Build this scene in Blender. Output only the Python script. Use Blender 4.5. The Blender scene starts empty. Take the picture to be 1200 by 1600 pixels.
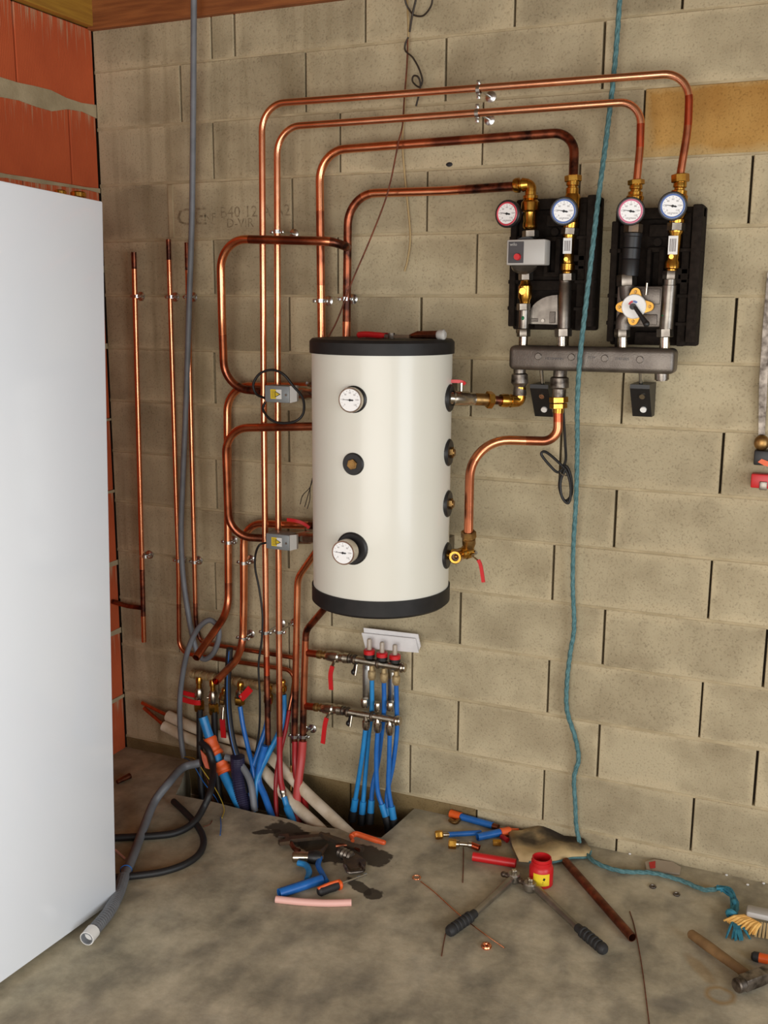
import bpy, bmesh, math, random
from mathutils import Vector as V, Matrix as M
random.seed(7)
PI = math.pi
scene = bpy.context.scene
C = scene.collection

# ------------------------------------------------------------ camera
FPX, PITCH, ROLL, YAW = 1600.0, 1.3717776, 0.0052759, 0.4115610
CAM = V((1.837754, -3.242475, 1.816865))
CR = M.Rotation(YAW, 3, 'Z') @ M.Rotation(PITCH, 3, 'X') @ M.Rotation(ROLL, 3, 'Z')
cd = bpy.data.cameras.new('camera'); cam = bpy.data.objects.new('camera', cd); C.objects.link(cam)
cam.matrix_world = M.Translation(CAM) @ CR.to_4x4()
cd.sensor_fit = 'VERTICAL'; cd.sensor_height = 24; cd.lens = 24 * FPX / 1600; cd.clip_start = .05
scene.camera = cam
# ------------------------------------------------------------ world, daylight through the wide door behind the camera
w = bpy.data.worlds.new('world'); scene.world = w; w.use_nodes = True
w.node_tree.nodes['Background'].inputs[0].default_value = (.80, .88, 1, 1)
w.node_tree.nodes['Background'].inputs[1].default_value = 0.6
def area(name, loc, target, sx, sy, power, col):
    l = bpy.data.lights.new(name, 'AREA'); l.shape = 'RECTANGLE'; l.size = sx; l.size_y = sy; l.energy = power; l.color = col
    o = bpy.data.objects.new(name, l); C.objects.link(o); o.location = loc
    o.rotation_euler = (V(target) - V(loc)).to_track_quat('-Z', 'Y').to_euler(); return o
area('doorway_daylight', (1.95, -4.9, 1.10), (1.6, 0, 1.1), 4.1, 2.1, 143, (1, .975, .93))
area('added_side_light', (4.74, -2.7, 1.15), (0, -2.2, 1.1), 2.1, 2.0, 92, (.88, .94, 1))  # unseen side lamp, added to brighten the white cabinet
vs = scene.view_settings; vs.view_transform = 'Standard'; vs.look = 'None'; vs.exposure = 0.0; vs.gamma = 1; vs.use_curve_mapping = False
scene.cycles.use_denoising = True

# ------------------------------------------------------------ placing: a sight line cut with a plane of the room
def ray(u, v): return CR @ V(((u - 600) / FPX, -(v - 800) / FPX, -1))
def P(u, v, d=0.0):                        # point d metres in front of the block wall
    r = ray(u, v); return CAM + r * ((-d - CAM.y) / r.y)
def F(u, v, z=0.0):                        # point at height z
    r = ray(u, v); return CAM + r * ((z - CAM.z) / r.z)
def PP(l): return [P(*q) for q in l]
def FF(l): return [F(*q) for q in l]

# ------------------------------------------------------------ materials
MATS = {}
def lin(c): return tuple((x / 12.92 if x <= .04045 else ((x + .055) / 1.055) ** 2.4) for x in c) + (1,)
def rgb(r, g, b): return lin((r / 255, g / 255, b / 255))
def mat(name, col, rough=.5, metal=0., col2=None, scale=20., bump=0., bscale=60., coat=0., stretch=None, lo=.35, hi=.65, spec=.5, trans=0., det=4., coords='Object'):
    m = bpy.data.materials.new(name); m.use_nodes = True; nt = m.node_tree; b = nt.nodes['Principled BSDF']
    c = rgb(*col); b.inputs['Base Color'].default_value = c; b.inputs['Roughness'].default_value = rough
    b.inputs['Metallic'].default_value = metal; b.inputs['Coat Weight'].default_value = coat; b.inputs['Specular IOR Level'].default_value = spec
    b.inputs['Transmission Weight'].default_value = trans
    tc = nt.nodes.new('ShaderNodeTexCoord'); src = tc.outputs[coords]
    if stretch:
        mp = nt.nodes.new('ShaderNodeMapping'); mp.inputs['Scale'].default_value = stretch; nt.links.new(src, mp.inputs[0]); src = mp.outputs[0]
    if col2:
        n = nt.nodes.new('ShaderNodeTexNoise'); n.inputs['Scale'].default_value = scale; n.inputs['Detail'].default_value = det; nt.links.new(src, n.inputs[0])
        r = nt.nodes.new('ShaderNodeValToRGB'); r.color_ramp.elements[0].position = lo; r.color_ramp.elements[1].position = hi
        r.color_ramp.elements[0].color = c; r.color_ramp.elements[1].color = rgb(*col2)
        nt.links.new(n.outputs[0], r.inputs[0]); nt.links.new(r.outputs[0], b.inputs['Base Color'])
    if bump:
        n2 = nt.nodes.new('ShaderNodeTexNoise'); n2.inputs['Scale'].default_value = bscale; n2.inputs['Detail'].default_value = 6; nt.links.new(src, n2.inputs[0])
        bp = nt.nodes.new('ShaderNodeBump'); bp.inputs['Strength'].default_value = bump; bp.inputs['Distance'].default_value = .004
        nt.links.new(n2.outputs[0], bp.inputs['Height']); nt.links.new(bp.outputs[0], b.inputs['Normal'])
    MATS[name] = m; return m
def N(nt, t, **k):
    n = nt.nodes.new(t)
    for a, x in k.items():
        if a.startswith('i_'): n.inputs[int(a[2:])].default_value = x
        else: setattr(n, a, x)
    return n

mat('copper', (238, 164, 122), .25, 1, (224, 138, 96), 14)
mat('copper_pale', (244, 178, 140), .27, 1, (232, 156, 116), 14)
mat('copper_heat', (214, 130, 92), .30, 1, (134, 78, 60), 11, lo=.42, hi=.66)
mat('copper_burnt', (160, 92, 66), .38, 1, (70, 46, 40), 26, lo=.38, hi=.62)
mat('copper_red', (208, 92, 60), .32, 1, (170, 84, 58), 20)
mat('copper_dark', (150, 90, 66), .45, 1, (96, 58, 44), 30)
mat('brass', (206, 158, 72), .24, 1, (176, 124, 50), 40)
mat('brass_satin', (226, 178, 92), .5, 1, (206, 154, 70), 40)
mat('brass_old', (176, 138, 84), .42, 1, (120, 92, 58), 40)
mat('brass_hemp', (196, 172, 128), .6, .6, (150, 126, 90), 60, bump=.3)
mat('nickel', (198, 188, 172), .25, 1, (160, 148, 132), 40)
mat('steel', (150, 142, 132), .38, 1, (118, 110, 102), 30)
mat('steel_cast', (122, 114, 106), .46, .85, (98, 90, 84), 18, bump=.15, bscale=250)
mat('zinc', (206, 206, 204), .25, 1)
mat('foam_black', (30, 24, 20), .9, 0, (40, 33, 28), 60, bump=.25, bscale=400, spec=.12)
mat('plastic_black', (26, 24, 24), .45, 0)
mat('cap_black', (27, 25, 24), .55, 0, (34, 31, 30), 30, spec=.3)
mat('rubber_black', (26, 25, 26), .55)
mat('tank_cream', (216, 212, 200), .36, 0, (213, 209, 196), 3, coat=.1)
mat('enamel_white', (236, 240, 246), .18, 0, coat=.3)
mat('white_plastic', (232, 230, 226), .35)
mat('dial_white', (240, 238, 236), .4)
mat('print_black', (24, 22, 24), .6); mat('print_grey', (120, 112, 112), .6)
mat('print_red', (206, 70, 84), .5); mat('print_blue', (92, 118, 176), .5); mat('print_pink', (214, 120, 146), .5)
mat('red_plastic', (196, 26, 30), .4); mat('red_dark', (150, 18, 24), .45)
mat('grey_light', (176, 172, 166), .42); mat('grey_dark', (62, 58, 60), .45)
mat('grey_enamel', (134, 138, 140), .42, .2)
mat('grey_conduit', (116, 118, 122), .5, 0, (104, 106, 110), 20)
mat('blue_pex', (28, 94, 170), .38, 0, (34, 106, 182), 30)
mat('blue_pex_pale', (40, 132, 192), .38, 0, (34, 118, 178), 30)
mat('red_pex', (156, 28, 32), .42); mat('pink_pex', (178, 60, 56), .45)
mat('pink_tube', (228, 176, 164), .5)
mat('purple_sleeve', (40, 36, 62), .5)
mat('orange_tape', (230, 100, 44), .5, 0, (214, 84, 34), 30); mat('orange', (226, 92, 28), .45)
mat('yellow', (232, 200, 40), .5); mat('yellow_cable', (196, 168, 60), .5); mat('green', (30, 110, 70), .6)
mat('insulation_white', (222, 208, 186), .75, 0, (196, 178, 150), 18)
mat('paper', (226, 222, 220), .8, 0, (214, 210, 208), 16)
mat('rope_teal', (66, 104, 108), .85, 0, (92, 130, 132), 90); mat('rope_blue', (30, 108, 138), .7, 0, (60, 140, 160), 60)
mat('wire_dark', (52, 42, 32), .6); mat('wire_beige', (176, 150, 104), .7)
mat('rust', (124, 66, 40), .7, .3, (90, 46, 30), 60)
mat('timber_brown', (150, 88, 42), .65, 0, (122, 66, 28), 5, stretch=(1, 1, 14), bump=.2)
mat('timber_lit', (178, 132, 44), .65, 0, (156, 110, 36), 5, stretch=(1, 1, 14), bump=.2)  # same wood as the brown plate, with its different light put into the colour
mat('wood_handle', (140, 108, 68), .7, 0, (104, 76, 44), 14, bump=.15)
mat('bristle', (224, 176, 96), .7, 0, (204, 146, 60), 60)
mat('iron_dark', (84, 74, 66), .45, .75, (112, 92, 72), 40)
mat('wrench_steel', (158, 150, 138), .4, .85, (132, 124, 112), 18)
mat('iron_worn', (140, 130, 120), .42, .9, (66, 58, 52), 40)
mat('grip_black', (34, 33, 33), .65)
mat('gap_dark', (74, 62, 48), .95)
mat('mortar', (182, 165, 132), .95, 0, (160, 144, 112), 12, bump=.5, bscale=90)
mat('soil', (98, 82, 56), 1., 0, (64, 54, 40), 14, bump=.8, bscale=40)
mat('leather', (196, 170, 124), .85, 0, (176, 146, 98), 18, bump=.3)
mat('clear_film', (206, 190, 170), .3, 0, trans=.4)
mat('leaf', (166, 150, 70), .7)
mat('ceiling_board', (112, 88, 58), .8); mat('plaster', (128, 116, 98), .9)

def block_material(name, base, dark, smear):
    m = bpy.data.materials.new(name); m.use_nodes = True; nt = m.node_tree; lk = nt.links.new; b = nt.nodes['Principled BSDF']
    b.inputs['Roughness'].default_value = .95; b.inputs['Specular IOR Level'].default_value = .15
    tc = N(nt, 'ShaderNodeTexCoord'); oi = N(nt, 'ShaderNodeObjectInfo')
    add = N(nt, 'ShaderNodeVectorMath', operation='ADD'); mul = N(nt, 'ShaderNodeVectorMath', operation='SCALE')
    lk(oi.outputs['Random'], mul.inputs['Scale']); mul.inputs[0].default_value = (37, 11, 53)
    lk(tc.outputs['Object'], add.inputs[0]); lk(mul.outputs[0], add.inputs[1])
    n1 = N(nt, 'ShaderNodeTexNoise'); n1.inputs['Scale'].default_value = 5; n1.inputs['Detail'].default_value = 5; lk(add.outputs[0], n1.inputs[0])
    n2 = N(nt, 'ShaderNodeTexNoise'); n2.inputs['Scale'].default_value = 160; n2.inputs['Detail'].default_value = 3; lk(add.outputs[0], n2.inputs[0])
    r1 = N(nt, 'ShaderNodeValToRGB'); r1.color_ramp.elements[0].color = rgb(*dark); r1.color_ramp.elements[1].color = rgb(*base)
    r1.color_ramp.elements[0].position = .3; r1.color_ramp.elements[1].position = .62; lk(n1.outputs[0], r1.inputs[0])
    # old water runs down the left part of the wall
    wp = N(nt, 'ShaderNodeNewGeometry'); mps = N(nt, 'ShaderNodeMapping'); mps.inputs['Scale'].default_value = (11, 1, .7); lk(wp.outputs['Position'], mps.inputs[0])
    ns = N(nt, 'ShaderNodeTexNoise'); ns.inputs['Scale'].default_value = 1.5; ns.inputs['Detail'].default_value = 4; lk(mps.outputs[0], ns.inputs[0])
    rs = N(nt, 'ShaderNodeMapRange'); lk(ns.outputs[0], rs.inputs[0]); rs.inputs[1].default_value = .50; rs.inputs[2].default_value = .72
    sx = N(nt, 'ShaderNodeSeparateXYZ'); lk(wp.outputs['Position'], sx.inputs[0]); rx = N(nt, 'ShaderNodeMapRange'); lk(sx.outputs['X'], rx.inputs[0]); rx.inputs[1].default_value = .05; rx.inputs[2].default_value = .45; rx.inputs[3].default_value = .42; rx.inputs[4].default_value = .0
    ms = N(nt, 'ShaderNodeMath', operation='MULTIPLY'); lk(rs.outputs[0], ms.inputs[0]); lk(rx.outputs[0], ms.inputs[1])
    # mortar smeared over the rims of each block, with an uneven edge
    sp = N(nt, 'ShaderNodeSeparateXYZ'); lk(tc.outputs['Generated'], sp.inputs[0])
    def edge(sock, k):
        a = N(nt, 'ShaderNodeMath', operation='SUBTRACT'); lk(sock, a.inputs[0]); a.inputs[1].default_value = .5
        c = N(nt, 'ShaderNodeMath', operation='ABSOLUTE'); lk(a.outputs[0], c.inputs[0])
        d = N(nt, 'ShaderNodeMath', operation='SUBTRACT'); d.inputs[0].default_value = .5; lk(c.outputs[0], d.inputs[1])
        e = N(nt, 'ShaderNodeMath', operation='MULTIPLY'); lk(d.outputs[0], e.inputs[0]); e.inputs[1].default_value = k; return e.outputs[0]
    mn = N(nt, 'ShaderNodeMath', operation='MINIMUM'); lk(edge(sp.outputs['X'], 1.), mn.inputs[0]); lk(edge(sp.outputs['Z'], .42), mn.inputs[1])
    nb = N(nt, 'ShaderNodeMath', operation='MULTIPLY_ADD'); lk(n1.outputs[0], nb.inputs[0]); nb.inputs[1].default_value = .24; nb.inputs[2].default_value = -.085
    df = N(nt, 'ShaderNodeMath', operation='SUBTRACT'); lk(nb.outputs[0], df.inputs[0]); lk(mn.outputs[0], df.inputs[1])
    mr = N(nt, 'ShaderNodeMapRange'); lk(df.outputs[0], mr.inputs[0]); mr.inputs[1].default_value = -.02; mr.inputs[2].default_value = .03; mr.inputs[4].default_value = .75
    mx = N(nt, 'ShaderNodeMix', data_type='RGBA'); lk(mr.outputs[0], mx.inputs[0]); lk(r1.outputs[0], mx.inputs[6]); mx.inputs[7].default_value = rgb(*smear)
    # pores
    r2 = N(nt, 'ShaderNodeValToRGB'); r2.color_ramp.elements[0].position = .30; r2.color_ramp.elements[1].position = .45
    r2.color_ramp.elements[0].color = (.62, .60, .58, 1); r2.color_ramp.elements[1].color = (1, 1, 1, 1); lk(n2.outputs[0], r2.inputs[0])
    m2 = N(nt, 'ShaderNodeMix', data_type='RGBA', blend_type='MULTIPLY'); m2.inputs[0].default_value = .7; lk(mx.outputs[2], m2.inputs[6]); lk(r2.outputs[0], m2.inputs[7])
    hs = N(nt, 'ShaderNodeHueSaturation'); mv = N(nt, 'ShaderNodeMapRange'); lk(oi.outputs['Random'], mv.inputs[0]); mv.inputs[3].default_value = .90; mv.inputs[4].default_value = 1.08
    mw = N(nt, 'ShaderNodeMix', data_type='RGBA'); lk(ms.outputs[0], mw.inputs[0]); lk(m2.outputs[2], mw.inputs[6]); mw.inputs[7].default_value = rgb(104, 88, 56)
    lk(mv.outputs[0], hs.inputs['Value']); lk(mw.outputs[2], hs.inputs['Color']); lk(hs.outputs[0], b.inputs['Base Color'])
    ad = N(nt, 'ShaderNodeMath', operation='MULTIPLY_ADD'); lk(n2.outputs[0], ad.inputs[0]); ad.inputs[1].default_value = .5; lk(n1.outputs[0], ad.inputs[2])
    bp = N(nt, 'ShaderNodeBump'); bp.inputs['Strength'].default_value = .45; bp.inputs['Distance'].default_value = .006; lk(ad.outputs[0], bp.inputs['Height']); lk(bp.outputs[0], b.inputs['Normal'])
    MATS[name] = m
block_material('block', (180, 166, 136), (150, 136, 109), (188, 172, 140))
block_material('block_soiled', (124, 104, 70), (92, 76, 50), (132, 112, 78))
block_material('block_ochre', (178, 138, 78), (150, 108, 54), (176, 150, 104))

def terracotta():
    m = bpy.data.materials.new('terracotta'); m.use_nodes = True; nt = m.node_tree; lk = nt.links.new; b = nt.nodes['Principled BSDF']; b.inputs['Roughness'].default_value = .85
    tc = N(nt, 'ShaderNodeTexCoord')
    mp = N(nt, 'ShaderNodeMapping'); mp.inputs['Scale'].default_value = (1, 26, 1.3); lk(tc.outputs['Object'], mp.inputs[0])
    n1 = N(nt, 'ShaderNodeTexNoise'); n1.inputs['Scale'].default_value = 4; n1.inputs['Detail'].default_value = 5; lk(mp.outputs[0], n1.inputs[0])
    n2 = N(nt, 'ShaderNodeTexNoise'); n2.inputs['Scale'].default_value = 7; lk(tc.outputs['Object'], n2.inputs[0])
    base = N(nt, 'ShaderNodeMix', data_type='RGBA'); lk(n2.outputs[0], base.inputs[0]); base.inputs[6].default_value = rgb(176, 74, 36); base.inputs[7].default_value = rgb(206, 96, 50)
    sp = N(nt, 'ShaderNodeSeparateXYZ'); lk(tc.outputs['Generated'], sp.inputs[0])
    # runs of mortar milk from the bed above
    s1 = N(nt, 'ShaderNodeMath', operation='MULTIPLY_ADD'); lk(n1.outputs[0], s1.inputs[0]); s1.inputs[1].default_value = 1.9; s1.inputs[2].default_value = -1.75
    s2 = N(nt, 'ShaderNodeMath', operation='ADD'); lk(s1.outputs[0], s2.inputs[0]); lk(sp.outputs['Z'], s2.inputs[1])
    mr = N(nt, 'ShaderNodeMapRange'); lk(s2.outputs[0], mr.inputs[0]); mr.inputs[1].default_value = .05; mr.inputs[2].default_value = .50; mr.inputs[4].default_value = .8
    mx = N(nt, 'ShaderNodeMix', data_type='RGBA'); lk(mr.outputs[0], mx.inputs[0]); lk(base.outputs[2], mx.inputs[6]); mx.inputs[7].default_value = rgb(186, 158, 124)
    lk(mx.outputs[2], b.inputs['Base Color'])
    wv = N(nt, 'ShaderNodeTexWave', bands_direction='Y'); wv.inputs['Scale'].default_value = 40; wv.inputs['Distortion'].default_value = .6; lk(tc.outputs['Object'], wv.inputs[0])
    bp = N(nt, 'ShaderNodeBump'); bp.inputs['Strength'].default_value = .25; bp.inputs['Distance'].default_value = .003; lk(wv.outputs[0], bp.inputs['Height']); lk(bp.outputs[0], b.inputs['Normal'])
    MATS['terracotta'] = m
terracotta()

def floor_material():
    m = bpy.data.materials.new('concrete_floor'); m.use_nodes = True; nt = m.node_tree; lk = nt.links.new; b = nt.nodes['Principled BSDF']
    geo = N(nt, 'ShaderNodeNewGeometry')
    pos = geo.outputs['Position']
    n1 = N(nt, 'ShaderNodeTexNoise'); n1.inputs['Scale'].default_value = 4.2; n1.inputs['Detail'].default_value = 10; n1.inputs['Roughness'].default_value = .68; lk(pos, n1.inputs[0])
    n2 = N(nt, 'ShaderNodeTexNoise'); n2.inputs['Scale'].default_value = 28; n2.inputs['Detail'].default_value = 6; lk(pos, n2.inputs[0])
    mp = N(nt, 'ShaderNodeMapping'); mp.inputs['Scale'].default_value = (4.6, 2.6, 1); mp.inputs['Rotation'].default_value = (0, 0, -.5); lk(pos, mp.inputs[0])
    n3 = N(nt, 'ShaderNodeTexNoise'); n3.inputs['Scale'].default_value = 2.4; n3.inputs['Detail'].default_value = 7; lk(mp.outputs[0], n3.inputs[0])
    r1 = N(nt, 'ShaderNodeValToRGB'); e = r1.color_ramp.elements; e[0].position = .30; e[1].position = .70; e[0].color = rgb(134, 127, 108); e[1].color = rgb(210, 199, 172)
    x = e.new(.5); x.color = rgb(176, 166, 142); lk(n1.outputs[0], r1.inputs[0])
    r3 = N(nt, 'ShaderNodeValToRGB'); r3.color_ramp.elements[0].position = .34; r3.color_ramp.elements[1].position = .56; r3.color_ramp.elements[0].color = (.60, .61, .64, 1); r3.color_ramp.elements[1].color = (1, 1, 1, 1); lk(n3.outputs[0], r3.inputs[0])
    mu = N(nt, 'ShaderNodeMix', data_type='RGBA', blend_type='MULTIPLY'); mu.inputs[0].default_value = .75; lk(r1.outputs[0], mu.inputs[6]); lk(r3.outputs[0], mu.inputs[7])
    cur = mu.outputs[2]
    sep = N(nt, 'ShaderNodeSeparateXYZ'); lk(pos, sep.inputs[0])
    def patch(cx, cy, rx, ry, ang, soft, amt, col, warp=.5, ring=None):
        nonlocal cur
        mp = N(nt, 'ShaderNodeMapping', vector_type='TEXTURE'); mp.inputs['Location'].default_value = (cx, cy, 0); mp.inputs['Rotation'].default_value = (0, 0, ang); mp.inputs['Scale'].default_value = (rx, ry, 1); lk(pos, mp.inputs[0])
        ln = N(nt, 'ShaderNodeVectorMath', operation='LENGTH'); lk(mp.outputs[0], ln.inputs[0])
        nz = N(nt, 'ShaderNodeMath', operation='MULTIPLY_ADD'); lk(n2.outputs[0], nz.inputs[0]); nz.inputs[1].default_value = warp * 2; lk(ln.outputs['Value'], nz.inputs[2])
        src = nz.outputs[0]
        if ring:
            a = N(nt, 'ShaderNodeMath', operation='SUBTRACT'); lk(src, a.inputs[0]); a.inputs[1].default_value = 1 + warp
            ab = N(nt, 'ShaderNodeMath', operation='ABSOLUTE'); lk(a.outputs[0], ab.inputs[0]); src = ab.outputs[0]; lo, hi = 0, ring
        else: lo, hi = 1 + warp - soft, 1 + warp + soft
        mr = N(nt, 'ShaderNodeMapRange'); lk(src, mr.inputs[0]); mr.inputs[1].default_value = lo; mr.inputs[2].default_value = hi; mr.inputs[3].default_value = amt; mr.inputs[4].default_value = 0
        mx = N(nt, 'ShaderNodeMix', data_type='RGBA'); lk(mr.outputs[0], mx.inputs[0]); lk(cur, mx.inputs[6]); mx.inputs[7].default_value = rgb(*col); cur = mx.outputs[2]; return mr.outputs[0]
    wet = []
    for (u, v, rx, ry, a) in ((452, 1302, .11, .05, -.5), (505, 1325, .13, .06, -.35), (575, 1335, .10, .055, -.2), (560, 1385, .055, .022, -.5), (583, 1397, .03, .03, 0), (415, 1300, .05, .016, .5)):
        q = F(u, v); wet.append(patch(q.x, q.y, rx, ry, a, .07, .9, (54, 46, 36), .7))
    q = F(1125, 1555); patch(q.x, q.y, .034, .032, 0, .1, .6, (150, 112, 44), .2, ring=.4)
    q = F(1095, 1515); patch(q.x, q.y, .07, .02, -.9, .3, .35, (150, 112, 44), .3)
    q = F(1045, 1570); patch(q.x, q.y, .05, .03, .3, .4, .4, (88, 84, 82), .5)
    q = F(230, 1350); patch(q.x, q.y, .16, .10, .2, .5, .35, (150, 112, 70), .6)
    lk(cur, b.inputs['Base Color'])
    b.inputs['Roughness'].default_value = .82; b.inputs['Specular IOR Level'].default_value = .3
    ad = N(nt, 'ShaderNodeMath', operation='MULTIPLY_ADD'); lk(n2.outputs[0], ad.inputs[0]); ad.inputs[1].default_value = .35; lk(n1.outputs[0], ad.inputs[2])
    bp = N(nt, 'ShaderNodeBump'); bp.inputs['Strength'].default_value = .3; bp.inputs['Distance'].default_value = .01; lk(ad.outputs[0], bp.inputs['Height']); lk(bp.outputs[0], b.inputs['Normal'])
    MATS['concrete_floor'] = m
floor_material()

def pad_material():
    m = bpy.data.materials.new('leather_burnt'); m.use_nodes = True; nt = m.node_tree; lk = nt.links.new; b = nt.nodes['Principled BSDF']; b.inputs['Roughness'].default_value = .85
    pos = N(nt, 'ShaderNodeNewGeometry').outputs['Position']; n = N(nt, 'ShaderNodeTexNoise'); n.inputs['Scale'].default_value = 26; lk(pos, n.inputs[0]); cur = None
    base = N(nt, 'ShaderNodeMix', data_type='RGBA'); lk(n.outputs[0], base.inputs[0]); base.inputs[6].default_value = rgb(222, 198, 150); base.inputs[7].default_value = rgb(190, 160, 110); cur = base.outputs[2]
    for u, v, rx, ry in ((824, 1322, .11, .055), (866, 1311, .10, .06), (893, 1323, .14, .07), (858, 1300, .10, .045), (878, 1316, .10, .06)):
        q = F(u, v); mp = N(nt, 'ShaderNodeMapping', vector_type='TEXTURE'); mp.inputs['Location'].default_value = (q.x, q.y, 0); mp.inputs['Scale'].default_value = (rx, ry, 1); lk(pos, mp.inputs[0])
        sx = N(nt, 'ShaderNodeVectorMath', operation='MULTIPLY'); sx.inputs[1].default_value = (1, 1, 0); lk(mp.outputs[0], sx.inputs[0])
        ln = N(nt, 'ShaderNodeVectorMath', operation='LENGTH'); lk(sx.outputs[0], ln.inputs[0])
        nz = N(nt, 'ShaderNodeMath', operation='MULTIPLY_ADD'); lk(n.outputs[0], nz.inputs[0]); nz.inputs[1].default_value = 1.; lk(ln.outputs['Value'], nz.inputs[2])
        mr = N(nt, 'ShaderNodeMapRange'); lk(nz.outputs[0], mr.inputs[0]); mr.inputs[1].default_value = 0.6; mr.inputs[2].default_value = 1.75; mr.inputs[3].default_value = .92; mr.inputs[4].default_value = 0
        mx = N(nt, 'ShaderNodeMix', data_type='RGBA'); lk(mr.outputs[0], mx.inputs[0]); lk(cur, mx.inputs[6]); mx.inputs[7].default_value = rgb(44, 34, 26); cur = mx.outputs[2]
    lk(cur, b.inputs['Base Color']); MATS['leather_burnt'] = m
pad_material()

# ------------------------------------------------------------ mesh building
WL = {}
def tag(o, label, cat, group=None):
    o['label'] = label; o['category'] = cat
    if group: o['group'] = group
    return o
def thing(name, loc, label, cat, group=None):
    o = bpy.data.objects.new(name, None); C.objects.link(o); o.location = loc; o.empty_display_size = .05; WL[o.name] = V(loc)
    return tag(o, label, cat, group)
def frame(ax):
    ax = ax.normalized(); t = V((0, 0, 1)) if abs(ax.z) < .9 else V((1, 0, 0))
    x = t.cross(ax).normalized(); return x, ax.cross(x).normalized(), ax
class B:
    def __init__(s): s.bm = bmesh.new()
    def box(s, c, size, R=None, bev=0., seg=2):
        m = M.Translation(V(c)) @ (R.to_4x4() if R else M.Identity(4)) @ M.Diagonal((size[0], size[1], size[2], 1))
        r = bmesh.ops.create_cube(s.bm, size=1, matrix=m)
        if bev:
            ed = list({e for v in r['verts'] for e in v.link_edges}); bmesh.ops.bevel(s.bm, geom=ed, offset=bev, segments=seg, affect='EDGES', profile=.5)
        return s
    def lathe(s, p0, p1, prof, seg=20, cap=True, spin=0.):
        p0, p1 = V(p0), V(p1); x, y, z = frame(p1 - p0); L = p1 - p0; rings = []
        for t, r in prof:
            c = p0 + L * t
            rings.append([s.bm.verts.new(c + (x * math.cos(a) + y * math.sin(a)) * max(r, 1e-5)) for a in [spin + 2 * PI * k / seg for k in range(seg)]])
        for a, b in zip(rings, rings[1:]):
            for k in range(seg): s.bm.faces.new((a[k], a[(k + 1) % seg], b[(k + 1) % seg], b[k]))
        if cap:
            s.bm.faces.new(rings[0][::-1]); s.bm.faces.new(rings[-1])
        return s
    def cyl(s, p0, p1, r, r1=None, seg=16, cap=True): return s.lathe(p0, p1, [(0, r), (1, r if r1 is None else r1)], seg, cap)
    def hexn(s, p0, p1, r, spin=.3): return s.lathe(p0, p1, [(0, r * .93), (.08, r), (.92, r), (1, r * .93)], 6, True, spin)
    def tube(s, pts, r, seg=10, cap=True, hollow=0., closed=False):
        pts = [V(q) for q in pts]; n = len(pts); rs = r if isinstance(r, (list, tuple)) else [r] * n
        tg = []
        for i in range(n):
            a = pts[(i - 1) % n] if closed else pts[max(i - 1, 0)]; b = pts[(i + 1) % n] if closed else pts[min(i + 1, n - 1)]
            tg.append((b - a).normalized())
        x, y, _ = frame(tg[0]); rings = []
        for i in range(n):
            x = (x - tg[i] * x.dot(tg[i])).normalized(); y = tg[i].cross(x)
            rings.append([s.bm.verts.new(pts[i] + (x * math.cos(2 * PI * k / seg) + y * math.sin(2 * PI * k / seg)) * rs[i]) for k in range(seg)])
        pr = list(zip(rings, rings[1:])) + ([(rings[-1], rings[0])] if closed else [])
        for a, b in pr:
            for k in range(seg): s.bm.faces.new((a[k], a[(k + 1) % seg], b[(k + 1) % seg], b[k]))
        if cap and not closed:
            for ring, p, t, rr, fl in ((rings[0], pts[0], tg[0], rs[0], 1), (rings[-1], pts[-1], -tg[-1], rs[-1], 0)):
                if hollow:
                    i1 = [s.bm.verts.new(p + (q.co - p) * hollow) for q in ring]; hd_ = min(rr * 4, .45 * sum((b_ - a_).length for a_, b_ in zip(pts, pts[1:]))); i2 = [s.bm.verts.new(q.co + t * hd_) for q in i1]
                    for A, Bq in ((ring, i1), (i1, i2)):
                        for k in range(seg):
                            f = (A[k], Bq[k], Bq[(k + 1) % seg], A[(k + 1) % seg]); s.bm.faces.new(f if fl else f[::-1])
                    s.bm.faces.new(i2[::-1] if fl else i2)
                else: s.bm.faces.new(ring[::-1] if fl else ring)
        return s
    def ball(s, c, r, sc=(1, 1, 1), seg=14):
        bmesh.ops.create_uvsphere(s.bm, u_segments=seg, v_segments=seg // 2 + 2, radius=r, matrix=M.Translation(V(c)) @ M.Diagonal((*sc, 1))); return s
    def slab(s, pts, th):
        pts = [V(q) for q in pts]; th = V(th); a = [s.bm.verts.new(q) for q in pts]; b = [s.bm.verts.new(q + th) for q in pts]; n = len(pts)
        s.bm.faces.new(a[::-1]); s.bm.faces.new(b)
        for k in range(n): s.bm.faces.new((a[k], a[(k + 1) % n], b[(k + 1) % n], b[k]))
        return s
    def torus(s, c, ax, R, r, seg=20, rs=8):
        x, y, _ = frame(V(ax)); c = V(c)
        return s.tube([c + (x * math.cos(2 * PI * k / seg) + y * math.sin(2 * PI * k / seg)) * R for k in range(seg)], r, rs, closed=True)
    def build(s, name, mt, parent=None, label=None, smooth=35, kind=None):
        bm = s.bm; bmesh.ops.recalc_face_normals(bm, faces=bm.faces)
        cs = [v.co for v in bm.verts]
        lo = V((min(c.x for c in cs), min(c.y for c in cs), min(c.z for c in cs))); hi = V((max(c.x for c in cs), max(c.y for c in cs), max(c.z for c in cs)))
        o0 = V(((lo.x + hi.x) / 2, (lo.y + hi.y) / 2, lo.z)); bmesh.ops.translate(bm, verts=bm.verts, vec=-o0)
        me = bpy.data.meshes.new(name); bm.to_mesh(me); bm.free()
        for pl in me.polygons: pl.use_smooth = bool(smooth)
        if smooth: me.set_sharp_from_angle(angle=math.radians(smooth))
        me.materials.append(MATS[mt]); o = bpy.data.objects.new(name, me); C.objects.link(o); WL[o.name] = o0.copy()
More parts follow.
